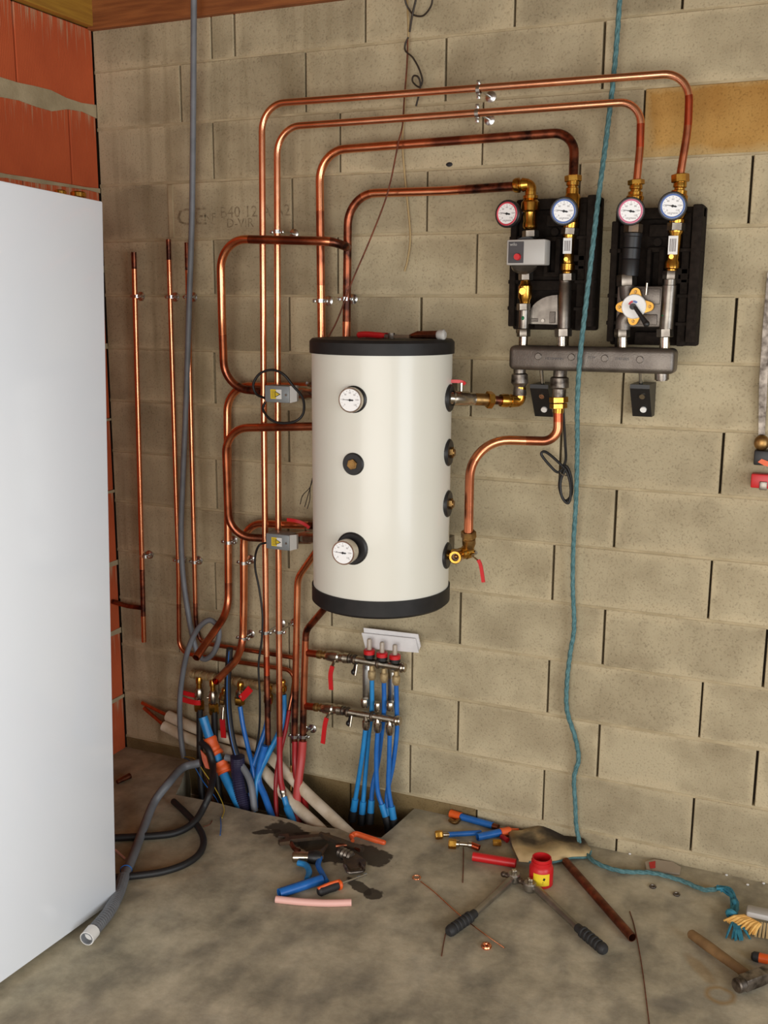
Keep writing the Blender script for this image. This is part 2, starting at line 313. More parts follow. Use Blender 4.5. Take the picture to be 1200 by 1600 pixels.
        if parent is not None: o.parent = parent; o.location = o0 - WL[parent.name]
        else: o.location = o0
        if label: o['label'] = label
        if kind: o['kind'] = kind
        return o
def fil(pts, r, n=8):
    pts = [V(q) for q in pts]; out = [pts[0]]; rr = r if isinstance(r, (list, tuple)) else [r] * (len(pts) - 2)
    for i in range(1, len(pts) - 1):
        p, a, b = pts[i], pts[i - 1] - pts[i], pts[i + 1] - pts[i]; la, lb = a.length, b.length; a.normalize(); b.normalize(); th = a.angle(b)
        if th > 3.05: out.append(p); continue
        t = min(rr[i - 1] / math.tan(th / 2), la * .49, lb * .49); q = t * math.tan(th / 2)
        bis = (a + b).normalized(); c = p + bis * (q / math.sin(th / 2)); s0 = p + a * t - c; s1 = p + b * t - c; om = s0.angle(s1)
        for k in range(n + 1):
            f = k / n; out.append(c + (s0 * math.sin((1 - f) * om) + s1 * math.sin(f * om)) / math.sin(om))
    out.append(pts[-1]); return out
def spl(pts, n=8):
    p = [V(q) for q in pts]; p = [p[0] * 2 - p[1]] + p + [p[-1] * 2 - p[-2]]; out = []
    for i in range(1, len(p) - 2):
        a, b, c, d = p[i - 1:i + 3]
        for k in range(n):
            t = k / n; out.append(.5 * (2 * b + (c - a) * t + (2 * a - 5 * b + 4 * c - d) * t * t + (3 * b - a - 3 * c + d) * t ** 3))
    out.append(p[-2]); return out
def text_mesh(b, txt, size, origin, right, up, depth=.0006, align='CENTER', squash=1.):
    cu = bpy.data.curves.new('t', 'FONT'); cu.body = txt; cu.size = size; cu.align_x = align; cu.align_y = 'CENTER'; cu.resolution_u = 2
    o = bpy.data.objects.new('t', cu); C.objects.link(o); bpy.context.view_layer.update()
    me = bpy.data.meshes.new_from_object(o.evaluated_get(bpy.context.evaluated_depsgraph_get()))
    right = V(right).normalized(); up = V(up).normalized(); n = right.cross(up); o0 = V(origin) + n * depth
    vs_ = [b.bm.verts.new(o0 + right * v.co.x * squash + up * v.co.y) for v in me.vertices]
    for pl in me.polygons:
        try: b.bm.faces.new([vs_[k] for k in pl.vertices])
        except ValueError: pass
    bpy.data.objects.remove(o); bpy.data.curves.remove(cu); bpy.data.meshes.remove(me); return b

def Xp(u, v, x):
    r = ray(u, v); return CAM + r * ((x - CAM.x) / r.x)
LX = -0.7495
# ------------------------------------------------------------ the room
def struct(b, name, m): o = b.build(name, m, smooth=0); o['kind'] = 'structure'; return o
wb = struct(B().box((1.94, .13, 1.38), (5.72, .16, 3.5)), 'wall_back', 'gap_dark')
joints = {0: .09, 1: None, 2: .1266, 3: -.2452, 4: .0698, 5: -.2547, 6: .053, 7: -.2654, 8: .044, 9: -.2698, 10: .036, 11: -.287, 12: .034, 13: -.2863, 14: .0315, 15: -.21, 16: .04}
for k in range(0, 17):
    z0 = 2.85 - .2 * k
    if k == 1: xs = [LX, -.2405, -.1473, .3476, .8486, 1.347, 1.85, 2.35, 2.85]
    else:
        x = joints[k]
        while x - .5 > LX + .06: x -= .5
        xs = [LX] + ([x] if x > LX + .06 else [])
        if k == 4: xs = [LX, -.4326]; x = -.4302
        while xs[-1] < 2.8: x += .5; xs.append(x)
    for a, b_ in zip(xs, xs[1:]):
        g = .0028 + random.random() * .0016; y0 = random.uniform(-.0015, .0015)
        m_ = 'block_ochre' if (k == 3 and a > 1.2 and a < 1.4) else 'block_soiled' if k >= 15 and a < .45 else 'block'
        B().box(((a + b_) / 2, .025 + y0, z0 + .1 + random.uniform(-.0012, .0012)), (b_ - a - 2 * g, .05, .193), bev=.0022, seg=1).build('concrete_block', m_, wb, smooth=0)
    B().box((1.1, .0272, z0 + .0), (3.7, .05, .0125), bev=.001, seg=1).build('mortar_bed', 'mortar', wb, smooth=0)
B().box((-.4315, .022, 2.15), (.026, .05, .19), bev=.004, seg=1).build('mortar_joint', 'mortar', wb, smooth=0)
# stamp on one block
b = B(); o0 = P(301, 339, .0015); ex, ez = V((1, 0, 0)), V((0, 0, 1))
text_mesh(b, 'CE', .085, P(299, 340, .0015), ex, ez, .0004, squash=1.3); text_mesh(b, 'NF', .04, P(328, 340, .0015), ex, ez, .0004)
text_mesh(b, 'B40 12 A A2', .055, P(398, 331, .0015), ex, ez, .0004); text_mesh(b, 'D-VIR', .045, P(375, 349, .0015), ex, ez, .0004)
m_ = mat('stamp_ink', (118, 102, 78), .9, 0, (160, 144, 114), 60); b.build('block_stamp', 'stamp_ink', wb, 'faint dark factory stamp on a block', smooth=0)
q = P(702, 257, .0); B().ball(q, .009, (1.3, .2, .8)).build('chipped_hole', 'print_black', wb, 'small dark hole in a mortar joint')
wl = struct(B().box((LX - .13, -4.46, 1.38), (.16, 9.08, 3.5)), 'wall_left', 'gap_dark')
zb = [-.3, -.05, .23, .515, .80, 1.09, 1.375, 1.66, 1.95, 2.235, 2.52, 2.80]
for r_, (z0, z1) in enumerate(zip(zb, zb[1:])):
    off = -.40 if r_ % 2 == 0 else -.15
    ys = [0.] + [off - .5 * k for k in range(7)]
    for a, b_ in zip(ys, ys[1:]):
        B().box((LX - .026, (a + b_) / 2, (z0 + z1) / 2), (.052, abs(b_ - a) - .006, z1 - z0 - .008), bev=.003, seg=1).build('terracotta_brick', 'terracotta', wl, smooth=0)
    # a bed of mortar pressed out of the joint
    n = 40; bb = B(); rng = random.Random(r_)
    ph = rng.random() * 6; prof = [(-(k / n) * 3.2, (.010 if r_ != 10 else .040) * (.75 + .5 * math.sin(ph + k * 1.1) * math.cos(k * .37) + .3 * rng.random())) for k in range(n + 1)]
    for (ya, ha), (yb, hb) in zip(prof, prof[1:]):
        q = [bb.bm.verts.new(x_) for x_ in ((LX + .003, ya, z0 - ha), (LX + .003, yb, z0 - hb), (LX + .003, yb, z0 + hb * .6), (LX + .003, ya, z0 + ha * .6), (LX - .03, ya, z0 - ha), (LX - .03, yb, z0 - hb), (LX - .03, yb, z0 + hb * .6), (LX - .03, ya, z0 + ha * .6))]
        for f in ((0, 1, 2, 3), (0, 4, 5, 1), (3, 2, 6, 7)): bb.bm.faces.new([q[t] for t in f])
    bb.build('mortar_bed', 'mortar', wl, smooth=0)
# floor slab with a broken-out pit by the wall
pit = [V((-.44, 0.0)), V((-.40, -.08)), V((-.345, -.19)), V((-.312, -.272)), V((-.15, -.262)), V((.02, -.27)), V((.15, -.262)), V((.27, -.272)), V((.36, -.252)), V((.45, -.262)), V((.525, -.246)), V((.536, -.17)), V((.545, -.08)), V((.552, 0.0))]
bm = bmesh.new(); out = [V((-.75, 0))] + pit + [V((4.8, 0)), V((4.8, -9)), V((-.75, -9))]
f = bm.faces.new([bm.verts.new((q.x, q.y, 0)) for q in out])
for a, c in zip(pit, pit[1:]): bm.faces.new([bm.verts.new((a.x, a.y, 0)), bm.verts.new((c.x, c.y, 0)), bm.verts.new((c.x + .01, c.y - .005, -.12)), bm.verts.new((c.x + .01, c.y - .02, -.34)), bm.verts.new((a.x + .01, a.y - .02, -.34)), bm.verts.new((a.x + .01, a.y - .005, -.12))])
bmesh.ops.triangulate(bm, faces=[f]); bb = B(); bb.bm.free(); bb.bm = bm; fl = struct(bb, 'floor', 'concrete_floor')
bb = B(); n = 16; g = [[bb.bm.verts.new((-.47 + 1.05 * i / n, .0 - .30 * j / 6, -.20 - .05 * random.random() - (.06 if 3 < i < 12 else 0))) for j in range(7)] for i in range(n + 1)]
for i in range(n):
    for j in range(6): bb.bm.faces.new((g[i][j], g[i + 1][j], g[i + 1][j + 1], g[i][j + 1]))
bb.build('pit_soil', 'soil', fl, 'rough brown earth in the bottom of the pit')
struct(B().box((2.02, -3.4, 3.11), (5.7, 7.2, .1)), 'ceiling', 'ceiling_board')
struct(B().box((4.87, -6.5, 1.38), (.12, 5.2, 3.5)).box((4.87, -.75, 1.38), (.12, 1.7, 3.5)).box((4.87, -2.8, 2.75), (.12, 2.6, .8)), 'wall_right', 'plaster')  # gap in this unseen wall made for the added side lamp
struct(B().box((-.6, -5.66, 1.5), (.5, .12, 3.1)), 'wall_front', 'plaster')
struct(B().box((2.25, -5.66, 2.72), (5.2, .12, .7)), 'trim_1', 'plaster')
t = struct(B().box((1.0, -.008, 2.925), (3.5, .04, .27), bev=.004), 'trim_2', 'timber_brown'); t['label'] = 'brown timber plate on top of the block wall'
t = struct(B().box((LX + .008, -3.05, 2.93), (.04, 5.2, .26), bev=.004), 'trim_3', 'timber_lit'); t['label'] = 'timber plate, yellow from painted-in light, on top of the red brick wall'
t.location.y = -2.6

# ------------------------------------------------------------ white cabinet
lean = math.radians(2.5); d2 = V((-.0248, -.9997, 0)); e1 = d2 * math.cos(lean) + V((0, 0, math.sin(lean))); e3 = -d2 * math.sin(lean) + V((0, 0, math.cos(lean))); e2 = V((-.9997, .0248, 0))
o0 = F(184.5, 1412) + V((-.006, 0, .012)); RC = M((e1, e2, e3)).transposed()
W, D, Hh = .66, .60, 2.085
cab = thing('heat_pump_cabinet', o0 + e1 * W / 2 + e2 * D / 2 - V((0, 0, .012)), 'tall white enamelled heating cabinet at the left edge, in front of the brick wall', 'cabinet')
B().box(o0 + e1 * W / 2 + e2 * (D / 2 + .012) + e3 * Hh / 2, (W - .006, D - .024, Hh - .004), RC, .006).build('body', 'enamel_white', cab)
B().box(o0 + e1 * W / 2 + e2 * .010 + e3 * Hh / 2, (W, .020, Hh), RC, .004).build('front_panel', 'enamel_white', cab)
for a in (.06, W - .06):
    for c in (.06, D - .06):
        q = o0 + e1 * a + e2 * c; B().cyl((q.x, q.y, 0), q + V((0, 0, .004)), .022).build('foot', 'plastic_black', cab)
for u, v, s_ in ((94, 302, .75), (122, 306, 1.)):
    q = Xp(u, v, -.14); top = (o0 + e3 * Hh); q.z = (o0 + e1 * ((q - o0).dot(d2)) + e3 * Hh).z - .002
    h = (.034 if s_ > .8 else .028)
    B().lathe(q, q + e3 * h, [(0, .019 * s_), (.35, .019 * s_), (.4, .016 * s_), (.55, .016 * s_), (.6, .022 * s_), (.9, .022 * s_), (1, .019 * s_)], 24).build('pipe_stub', 'brass', cab, 'brass pipe stub on the cabinet top')

# ------------------------------------------------------------ buffer tank
TC, TR = V((.557, -.33)), .2165
def tank_hit(u, v):
    r = ray(u, v); o = V((CAM.x - TC.x, CAM.y - TC.y)); d = V((r.x, r.y)); A = d.dot(d); Bq = 2 * o.dot(d); Cq = o.dot(o) - TR * TR
    t_ = (-Bq - math.sqrt(max(Bq * Bq - 4 * A * Cq, 0))) / (2 * A); q = CAM + r * t_; nn = V((q.x - TC.x, q.y - TC.y, 0)).normalized(); return q, nn
tank = thing('buffer_tank', (TC.x, TC.y, .885), 'cream cylindrical buffer tank with black end caps hung on the block wall', 'tank')
T3 = lambda z: V((TC.x, TC.y, z))
B().lathe(T3(.93), T3(1.69), [(0, TR), (1, TR)], 96).build('tank_body', 'tank_cream', tank)
B().lathe(T3(1.675), T3(1.718), [(0, TR + .002), (0, TR + .006), (.8, TR + .006), (1, TR - .002)], 96).build('top_cap', 'cap_black', tank)
B().lathe(T3(.880), T3(.944), [(0, TR - .03), (.12, TR - .004), (.25, TR + .005), (1, TR + .005)], 96).build('bottom_cap', 'cap_black', tank)
B().box((TC.x, -.06, 1.55), (.26, .12, .05)).build('wall_hook', 'steel', tank)
B().box((TC.x, -.06, 1.02), (.26, .12, .05)).build('wall_hook', 'steel', tank)
def rosette(u, v, r):
    q, nn = tank_hit(u, v)
    return B().lathe(q - nn * .02, q + nn * .006, [(0, r), (.85, r), (1, r * .9)], 32).build('rosette', 'plastic_black', tank, 'black rubber collar'), q, nn
def dial(par, c, nn, r, ring=None, sub='needle', tilt=0, marks=True):
    """white face, coloured ring, marks and needle on a gauge whose case is par"""
    up = V((0, 0, 1)); rt = up.cross(nn).normalized(); up = nn.cross(rt).normalized()
    B().lathe(c, c + nn * .0015, [(0, r * .9), (1, r * .9)], 32).build('dial_face', 'dial_white', par)
    if ring: B().torus(c + nn * .001, nn, r * .83, r * .075, 36, 6).build('dial_ring', ring, par)
    b = B(); k = .62 if ring else .72
    for i in range(13):
        a = math.radians(220 - i * 260 / 12); dr = rt * math.cos(a) + up * math.sin(a); ln = r * (.10 if i % 2 == 0 else .06)
        b.slab([c + nn * .0017 + dr * r * k + dr.cross(nn) * s_ * r * .014 + dr * l_ for s_, l_ in ((-1, 0), (1, 0), (1, ln), (-1, ln))], nn * .0003)
    for i, t_ in enumerate(('0', '20', '40', '60', '80', '100', '120')):
        a = math.radians(220 - i * 260 / 6); dr = rt * math.cos(a) + up * math.sin(a)
        if marks: text_mesh(b, t_, r * .19, c + nn * .0016 + dr * r * (k - .13), rt, up, .0003)
    if ring:
        text_mesh(b, 'VIE', r * .17, c + nn * .0016 - up * r * .52 - rt * r * .24, rt, up, .0003); text_mesh(b, 'MANN', r * .17, c + nn * .0016 - up * r * .52 + rt * r * .20, rt, up, .0003, squash=.9)
        text_mesh(b, 'ss', r * .34, c + nn * .0016 - up * r * .52 - rt * r * .07, rt, up, .0003, squash=.35)
    b.build('dial_marks', 'print_grey', par, smooth=0)
    a = math.radians(172 + tilt); dr = rt * math.cos(a) + up * math.sin(a); sd = dr.cross(nn); c2 = c + nn * .0022
    b = B().slab([c2 + dr * r * .72, c2 + sd * r * .035, c2 - dr * r * .22 + sd * r * .07, c2 - dr * r * .34, c2 - dr * r * .22 - sd * r * .07, c2 - sd * r * .035], nn * .0006)
    b.lathe(c2, c2 + nn * .002, [(0, r * .1), (1, r * .08)], 12); b.build('needle', 'print_black', par)
def tank_gauge(u, v, r, ru, rv, rr, out):
    _, q, nn = rosette(ru, rv, rr)
    q0, _ = tank_hit(ru, rv); c = q0 + nn * out
    g_ = B().lathe(q0, c, [(0, r * .35), (.4, r * .4), (.45, r * .92), (.5, r), (1, r), (1, r * .9), (.985, r * .9)], 36).build('thermometer', 'nickel', tank, 'round chrome thermometer with white dial')
    dial(g_, c - nn * .0006, nn, r * .98, tilt=6)
tank_gauge(550, 623, .0365, 553, 624, .0395, .028)
tank_gauge(541, 860, .0365, 550, 857, .050, .062)
_, q, nn = rosette(552, 725, .0335); B().hexn(q, q + nn * .012, .0165).cyl(q, q + nn * .014, .011).build('plug', 'brass_old', tank, 'brass hex plug')
sn = V((.985, .10, 0)).normalized()
def side_pt(z): return V((TC.x + sn.x * TR, TC.y + sn.y * TR, z))
def zat(pt, v):     # height on the vertical through pt that lies on image row v
    lo, hi = 0., 3.
    for _ in range(40):
        mid = (lo + hi) / 2; q = CR.transposed() @ (V((pt.x, pt.y, mid)) - CAM); row = 800 + FPX * q.y / q.z
        if row > v: lo = mid
        else: hi = mid
    return lo
for v in (622, 707, 787, 868):
    q = side_pt(zat(side_pt(1), v)); B().lathe(q - sn * .02, q + sn * .007, [(0, .042), (.85, .042), (1, .038)], 32).build('rosette', 'plastic_black', tank, 'black rubber collar')
    if v in (707, 787): B().hexn(q, q + sn * .016, .017).cyl(q, q + sn * .02, .011).build('plug', 'brass_old', tank, 'brass hex plug')

# ------------------------------------------------------------ copper pipes
def resample(pts, step):
    out = [pts[0]]
    for a, c in zip(pts, pts[1:]):
        n = max(1, int((c - a).length / step))
        for k in range(1, n + 1): out.append(a + (c - a) * k / n)
    return out
def pipe(pts, r, fr, label, mt='copper', zones=(), hollow=0., group=None, name='copper_pipe', cat='pipe', seg=14, smooth_path=False, step=.012, parent=None):
    path = spl(pts, 10) if smooth_path else fil(pts, fr, 10) if len(pts) > 2 else [V(q) for q in pts]
    path = resample(path, step); o = B().tube(path, r, seg, hollow=hollow).build(name, mt, parent, smooth=60)
    if zones:
        L = [0.]
        for a, c in zip(path, path[1:]): L.append(L[-1] + (c - a).length)
        for z0, z1, m_ in zones:
            o.data.materials.append(MATS[m_]); mi = len(o.data.materials) - 1
            for i in range(len(path) - 1):
                if z0 <= (L[i] + L[i + 1]) / 2 / L[-1] <= z1:
                    for k in range(seg): o.data.polygons[i * seg + k].material_index = mi
    if parent is None: tag(o, label, cat, group)
    return o
def clamp(u, v, d, ax, r, label, flip=1):
    c = P(u, v, d); ax = V(ax).normalized(); t = thing('pipe_clamp', (c.x, 0, c.z), label, 'pipe clamp', 'galvanised pipe clamps on the wall')
    up = ax.cross(V((0, 1, 0))).normalized()
    B().lathe(c - ax * .006, c + ax * .006, [(0, r + .0005), (0, r + .003), (1, r + .003), (1, r + .0005)], 24, False).build('clamp_ring', 'zinc', t)
    for s_ in (-1, 1):
        e = c + up * s_ * (r + .009); B().box(e, (.012 if abs(ax.z) > .5 else .012, .008, .012 if abs(ax.z) > .5 else .014), bev=.002).build('clamp_ear', 'zinc', t)
        B().cyl(e - V((0, .010, 0)), e + V((0, .010, 0)), .0032, seg=10).build('screw', 'zinc', t)
    B().cyl((c.x, c.y + r + .002, c.z), (c.x, -.002, c.z), .0036, seg=10).build('standoff_rod', 'zinc', t)
    B().lathe((c.x, -.0065, c.z), (c.x, 0, c.z), [(0, .006), (.3, .012), (.6, .017), (1, .018)], 24).build('wall_plate', 'zinc', t)
VU = (0, 0, 1)
def into(q, x, y, dz=0): q = V(q); return [V((x, y, q.z + dz)), V((x, q.y, q.z + dz))]
pA = PP([(1063, 272, .125), (1075, 200, .12), (1078, 113, .12), (409, 163, .12), (412, 600, .12), (416, 1000, .12), (419, 1163, .13)])
pipe(pA, .0112, [.5, .085, .085, .5, .5], 'outermost copper pipe, rising left of the tank and arching to the rightmost gauge', 'copper_pale', [(0, .035, 'copper_heat'), (.035, .055, 'copper_red'), (.93, 1, 'copper_burnt'), (.91, .93, 'copper_red')])
pB = PP([(994, 292, .125), (1000, 230, .12), (1002, 158, .12), (433, 199, .12), (434, 600, .12), (436, 1000, .12), (437, 1150, .13)])
pipe(pB, .0112, [.5, .085, .085, .5, .5], 'copper pipe just inside the outermost one, ending at the red gauge at right', 'copper_pale', [(0, .03, 'copper_heat'), (.03, .05, 'copper_red'), (.95, 1, 'copper_heat')])
pC3 = PP([(896, 275, .12), (898, 206, .09), (600, 228, .065), (499, 236, .06), (503, 560, .06)]); q = pC3[-1]; pC3[-1] = V((q.x, q.y, 1.56)); pC3 += [V((.46, q.y, 1.56)), V((.46, -.16, 1.56))]
pipe(pC3, .014, [.085, .5, .095, .03, .03], 'third copper pipe of the nested arches, dropping behind the tank from the left pump group', 'copper', [(0, .30, 'copper_burnt'), (.15, .34, 'copper_heat'), (.56, .68, 'copper_heat')])
pC4 = PP([(803, 291, .12), (700, 298, .08), (544, 303, .06), (541, 560, .06)]); q = pC4[-1]; pC4[-1] = V((q.x, q.y, 1.635)); pC4 += [V((.47, q.y, 1.635)), V((.47, -.16, 1.635))]
pipe(pC4, .014, [.5, .10, .03, .03], 'innermost copper arch with soot-blackened bend above the tank', 'copper_heat', [(.0, .12, 'copper_burnt'), (.40, .72, 'copper_burnt'), (.14, .38, 'copper'), (.85, 1, 'copper')])
pD = PP([(542, 386, .06), (540, 385, .10), (518, 377, .155), (344, 373, .155), (347, 500, .13), (351, 606, .085), (425, 613, .085)])
pipe(pD, .0145, [.02, .05, .105, .5, .10], 'thick copper loop branching off the innermost arch and bending back to the upper grey box', 'copper_heat', [(0, .09, 'copper_burnt'), (.35, .70, 'copper'), (.88, 1, 'copper_burnt')])
pE = PP([(492, 600, .05), (355, 603, .05), (356, 800, .038), (357, 955, .038), (306, 1028, .28)]); pE = into(pE[0], .47, -.16) + pE[1:]
pipe(pE, .0145, [.04, .10, .5, .10], 'thick copper pipe with open flared end pointing out below the grey conduit loop', 'copper', [(0, .26, 'copper_heat'), (.80, 1, 'copper_heat')], hollow=.86)
pG = PP([(500, 666, .155), (352, 669, .155), (358, 838, .115), (430, 842, .085)]); pG = [V((.42, -.2, pG[0].z))] + pG
pipe(pG, .0145, [.1, .105, .11], 'thick copper loop from the tank side back to the lower grey box', 'copper_heat', [(.38, .55, 'copper'), (.85, 1, 'copper_burnt')])
pH = PP([(495, 815, .055), (381, 817, .055), (381, 940, .055), (379, 1022, .060), (337, 1065, .28)]); pH = into(pH[0], .47, -.16) + pH[1:]
pipe(pH, .0145, [.04, .085, .5, .10], 'thick copper pipe with open end above the row of brass valves', 'copper', [(0, .30, 'copper_burnt'), (.80, 1, 'copper_heat')], hollow=.86)
pJ = PP([(497, 857, .10), (465, 903, .075), (460, 1160, .075)]); pJ = [V((.43, -.18, pJ[0].z + .03))] + pJ
pipe(pJ, .0125, [.03, .09], 'copper pipe leaving the tank foot, left of its sooty twin', 'copper', [(.62, .80, 'copper_heat'), (.8, 1, 'copper_burnt')])
pK = PP([(512, 945, .11), (478, 985, .075), (475, 1080, .075), (473, 1160, .075)]); pK = [V((.46, -.22, .93))] + pK
pipe(pK, .0125, [.03, .07, .5], 'sooty blackened copper pipe below the tank, feeding both floor-heating manifolds', 'copper_burnt', [(0, .12, 'copper'), (.55, .85, 'copper_heat')])
pipe(PP([(209, 394, .03), (225, 1003, .03)]), .0095, .1, 'leftmost thin copper pipe beside the white cabinet', 'copper', [(0, .04, 'copper_burnt'), (.80, .93, 'copper_burnt')])
pipe(PP([(223, 950, .032), (200, 947, .035), (176, 940, .05)]), .0095, .05, 'short burnt copper branch behind the white cabinet', 'copper_burnt')
pipe(PP([(263, 374, .03), (279, 900, .03), (280, 1019, .03), (330, 1028, .03), (462, 1048, .03), (457, 1085, .045), (451, 1112, .06)]), .0085, [.5, .05, .5, .06, .2], 'second thin copper pipe, turning right at its foot below the other', 'copper', [(0, .03, 'copper_burnt'), (.62, 1, 'copper_heat')])
pipe(PP([(292, 379, .03), (306, 975, .03), (313, 1004, .03), (462, 1028, .04)]), .0085, [.3, .04], 'third thin copper pipe from the left, turning right at its foot', 'copper', [(0, .05, 'copper_burnt'), (.70, .78, 'copper_burnt'), (.8, 1, 'copper_heat')])
for u, v, d, r, tx in ((213, 463, .03, .0095, 'on the leftmost thin pipe, upper'), (227, 869, .03, .0095, 'on the leftmost thin pipe, lower'), (267, 464, .03, .0085, 'on the second thin pipe, upper'), (279, 876, .03, .0085, 'on the second thin pipe, lower'), (295, 464, .03, .0085, 'on the third thin pipe, upper'), (304, 878, .03, .0085, 'on the third thin pipe, lower'),
                       (357, 847, .038, .0145, 'on the thick open-ended pipe beside the lower loop'), (381, 879, .055, .0145, 'just below the lower loop, left of the black cable'), (380, 997, .058, .0145, 'above the bend of the open pipe over the valves'),
                       (501, 470, .06, .014, 'on the left of the two pipes behind the tank'), (540, 467, .06, .014, 'on the right of the two pipes behind the tank'),
                       (415, 988, .12, .0112, 'on long rod holding the outermost riser'), (436, 987, .12, .0112, 'on long rod holding the second riser'), (461, 1150, .075, .0125, 'at foot of the copper pipe joining red hose'), (474, 1150, .075, .0125, 'at foot of the sooty pipe joining pink hose'), (433, 362, .12, .0112, 'on the second riser behind the upper loop')):
    clamp(u, v, d, VU, r, 'galvanised pipe clamp ' + tx)
ax_ = P(760, 137, .12) - P(740, 139, .12)
clamp(748, 140, .12, ax_, .0112, 'galvanised pipe clamp on the top horizontal pipe'); clamp(746, 177, .12, ax_, .0112, 'galvanised pipe clamp on the second horizontal pipe')

# ------------------------------------------------------------ pump groups
def vcol(b, u0, v0, u1, v1, d, prof, seg=24): return b.lathe(P(u0, v0, d), P(u1, v1, d), prof, seg)
def gauge(par, u, v, d, r, nn, ring, back):
    nn = V(nn).normalized(); c = P(u, v, d)
    g_ = B().lathe(c - nn * .026, c, [(0, r * .8), (.15, r * 1.02), (.9, r * 1.06), (1, r), (1, r * .9), (.97, r * .9)], 40).cyl(P(*back), c - nn * .024, .008).build('thermometer', 'plastic_black', par, 'black round thermometer with %s ring' % ('blue' if 'blue' in ring else 'red'))
    dial(g_, c - nn * .001, nn, r, ring, tilt=-2)
    return g_
def shell(par, x0, x1, z0, z1, skew):
    """moulded back half of the insulation: plate, side walls, ridges and pockets"""
    w = x1 - x0; b = B()
    def bx(xa, xb, ya, yb, za, zb, bev=.004): b.box(((xa + xb) / 2, -(ya + yb) / 2, (za + zb) / 2), (xb - xa, yb - ya, zb - za), bev=bev)
    bx(x0, x1, .012, .052, z0, z1, .006)
    bx(x0, x0 + .020, .05, .105, z0 + .01, z1 - .04); bx(x0 + .022, x0 + .040, .05, .09, z0 - .012, z1 - .05)
    bx(x1 - .028, x1, .05, .12, z0 + .012, z1); bx(x1 - .055, x1 - .032, .05, .10, z0, z1 - .02)
    bx(x0 + .02, x1, .05, .095, z1 - .035, z1 - .004); bx(x0 + .08, x0 + .17, .05, .085, z0 + .002, z0 + .04)
    bx(x0 + .105, x0 + .118, .05, .095, z0 + .17, z1 - .12); bx(x0 + .14, x0 + .155, .05, .095, z0 + .17, z1 - .12); bx(x0 + .105, x0 + .155, .05, .095, z0 + .16, z0 + .175); bx(x0 + .105, x0 + .155, .05, .088, z1 - .13, z1 - .115)
    bx(x0 + .105, x0 + .160, .05, .08, z1 - .085, z1 - .05); bx(x0 + .165, x1 - .03, .05, .10, z0 + .205, z0 + .225); bx(x0 + .165, x1 - .03, .05, .10, z0 + .18, z0 + .195)
    bx(x0 + .02, x0 + .05, .05, .085, z0 + .09, z0 + .13); bx(x0 + .05, x1 - .05, .05, .075, z0 + .12, z0 + .15)
    for zz in (z0 + .06, z0 + .14, z0 + .27): bx(x0 - .004, x0 + .03, .04, .10, zz, zz + .012, .002); bx(x1 - .06, x1 + .002, .06, .108, zz, zz + .01, .002)
    b.cyl((x0 + .13, -.05, z1 - .10), (x0 + .13, -.07, z1 - .10), .012)
    return b.build('insulation_shell', 'foam_black', par, 'black moulded foam insulation shell')
FACE = V((CAM.x - 1.0, CAM.y, CAM.z - 2.0)).normalized()
d = .135
g1 = thing('pump_group', P(850, 525, .1), 'left pump group with grey pump head and red knob in black foam shell', 'pump group')
a, c = P(797, 400, .10), P(931, 400, .10); shell(g1, a.x, c.x, P(800, 515, .1).z, P(850, 308, .1).z, 0)
# flow column
b = B(); b.lathe(P(803, 290, d), P(826, 288, d), [(0, .019), (.15, .022), (.4, .022), (.45, .017), (.55, .017), (.6, .021), (1, .017)], 20)
b.tube(fil([P(815, 289, d), P(830, 288, d), P(829, 303, d)], .018, 6), .0165, 16); b.build('brass_elbow', 'brass', g1, 'brass compression elbow')
b = B(); vcol(b, 829, 300, 828, 358, d, [(0, .017), (.08, .017), (.1, .023), (.18, .023), (.2, .020), (.28, .027), (.5, .028), (.55, .022), (.8, .020), (.85, .022), (.95, .022), (1, .018)]); b.build('ball_valve', 'brass', g1, 'brass ball valve body')
gauge(g1, 792, 334, .165, .0385, (-.18, -1, .0), 'print_red', (826, 330, d))
B().hexn(P(829, 360, d), P(829, 371, d), .025).build('union_nut', 'steel', g1)
pc = P(821, 394, .17)
B().lathe(P(825, 394, .05), P(821, 394, .18), [(0, .03), (.4, .045), (1, .045)], 28).cyl(P(826, 371, d), P(822, 427, d), .022).build('pump_motor', 'plastic_black', g1, 'black pump motor housing')
hl, hr, ht, hb = P(791.5, 394, .23), P(851.5, 394, .23), P(821, 374, .23), P(821, 414, .23); cx, cz, hw, hh = (hl.x + hr.x) / 2, (ht.z + hb.z) / 2, (hr.x - hl.x), (ht.z - hb.z)
hd = B().box((cx, -.20, cz), (hw, .06, hh), bev=.004).build('pump_head', 'grey_light', g1, 'light grey pump control head')
B().box((cx - hw * .25, -.2305, cz), (hw * .40, .002, hh * .84), bev=.0008, seg=1).build('control_panel', 'grey_dark', hd)
B().cyl((cx - hw * .2, -.231, cz - hh * .18), (cx - hw * .2, -.243, cz - hh * .18), .0105, .009, 20).build('knob', 'red_plastic', hd, 'red setting knob')
text_mesh(B(), 'wilo', .013, (cx - hw * .32, -.2317, cz + hh * .31), (1, 0, 0), (0, 0, 1), .0004).build('lettering', 'grey_light', hd, smooth=0)
B().lathe(P(819, 412, .195), P(819, 420, .185), [(0, .04), (.6, .038), (1, .03)], 28).build('pump_flange', 'steel', g1)
B().hexn(P(821.5, 427, d), P(821.5, 438, d), .022).build('union_nut', 'steel', g1)
b = B(); vcol(b, 821, 438, 820, 474, d, [(0, .014), (.15, .016), (.25, .021), (.75, .021), (.85, .017), (1, .015)]); b.hexn(P(817, 455, .155), P(816.5, 455, .164), .012); b.build('check_valve', 'brass', g1, 'brass check valve')
B().hexn(P(818, 474, d), P(818, 485, d), .021).build('union_nut', 'steel', g1)
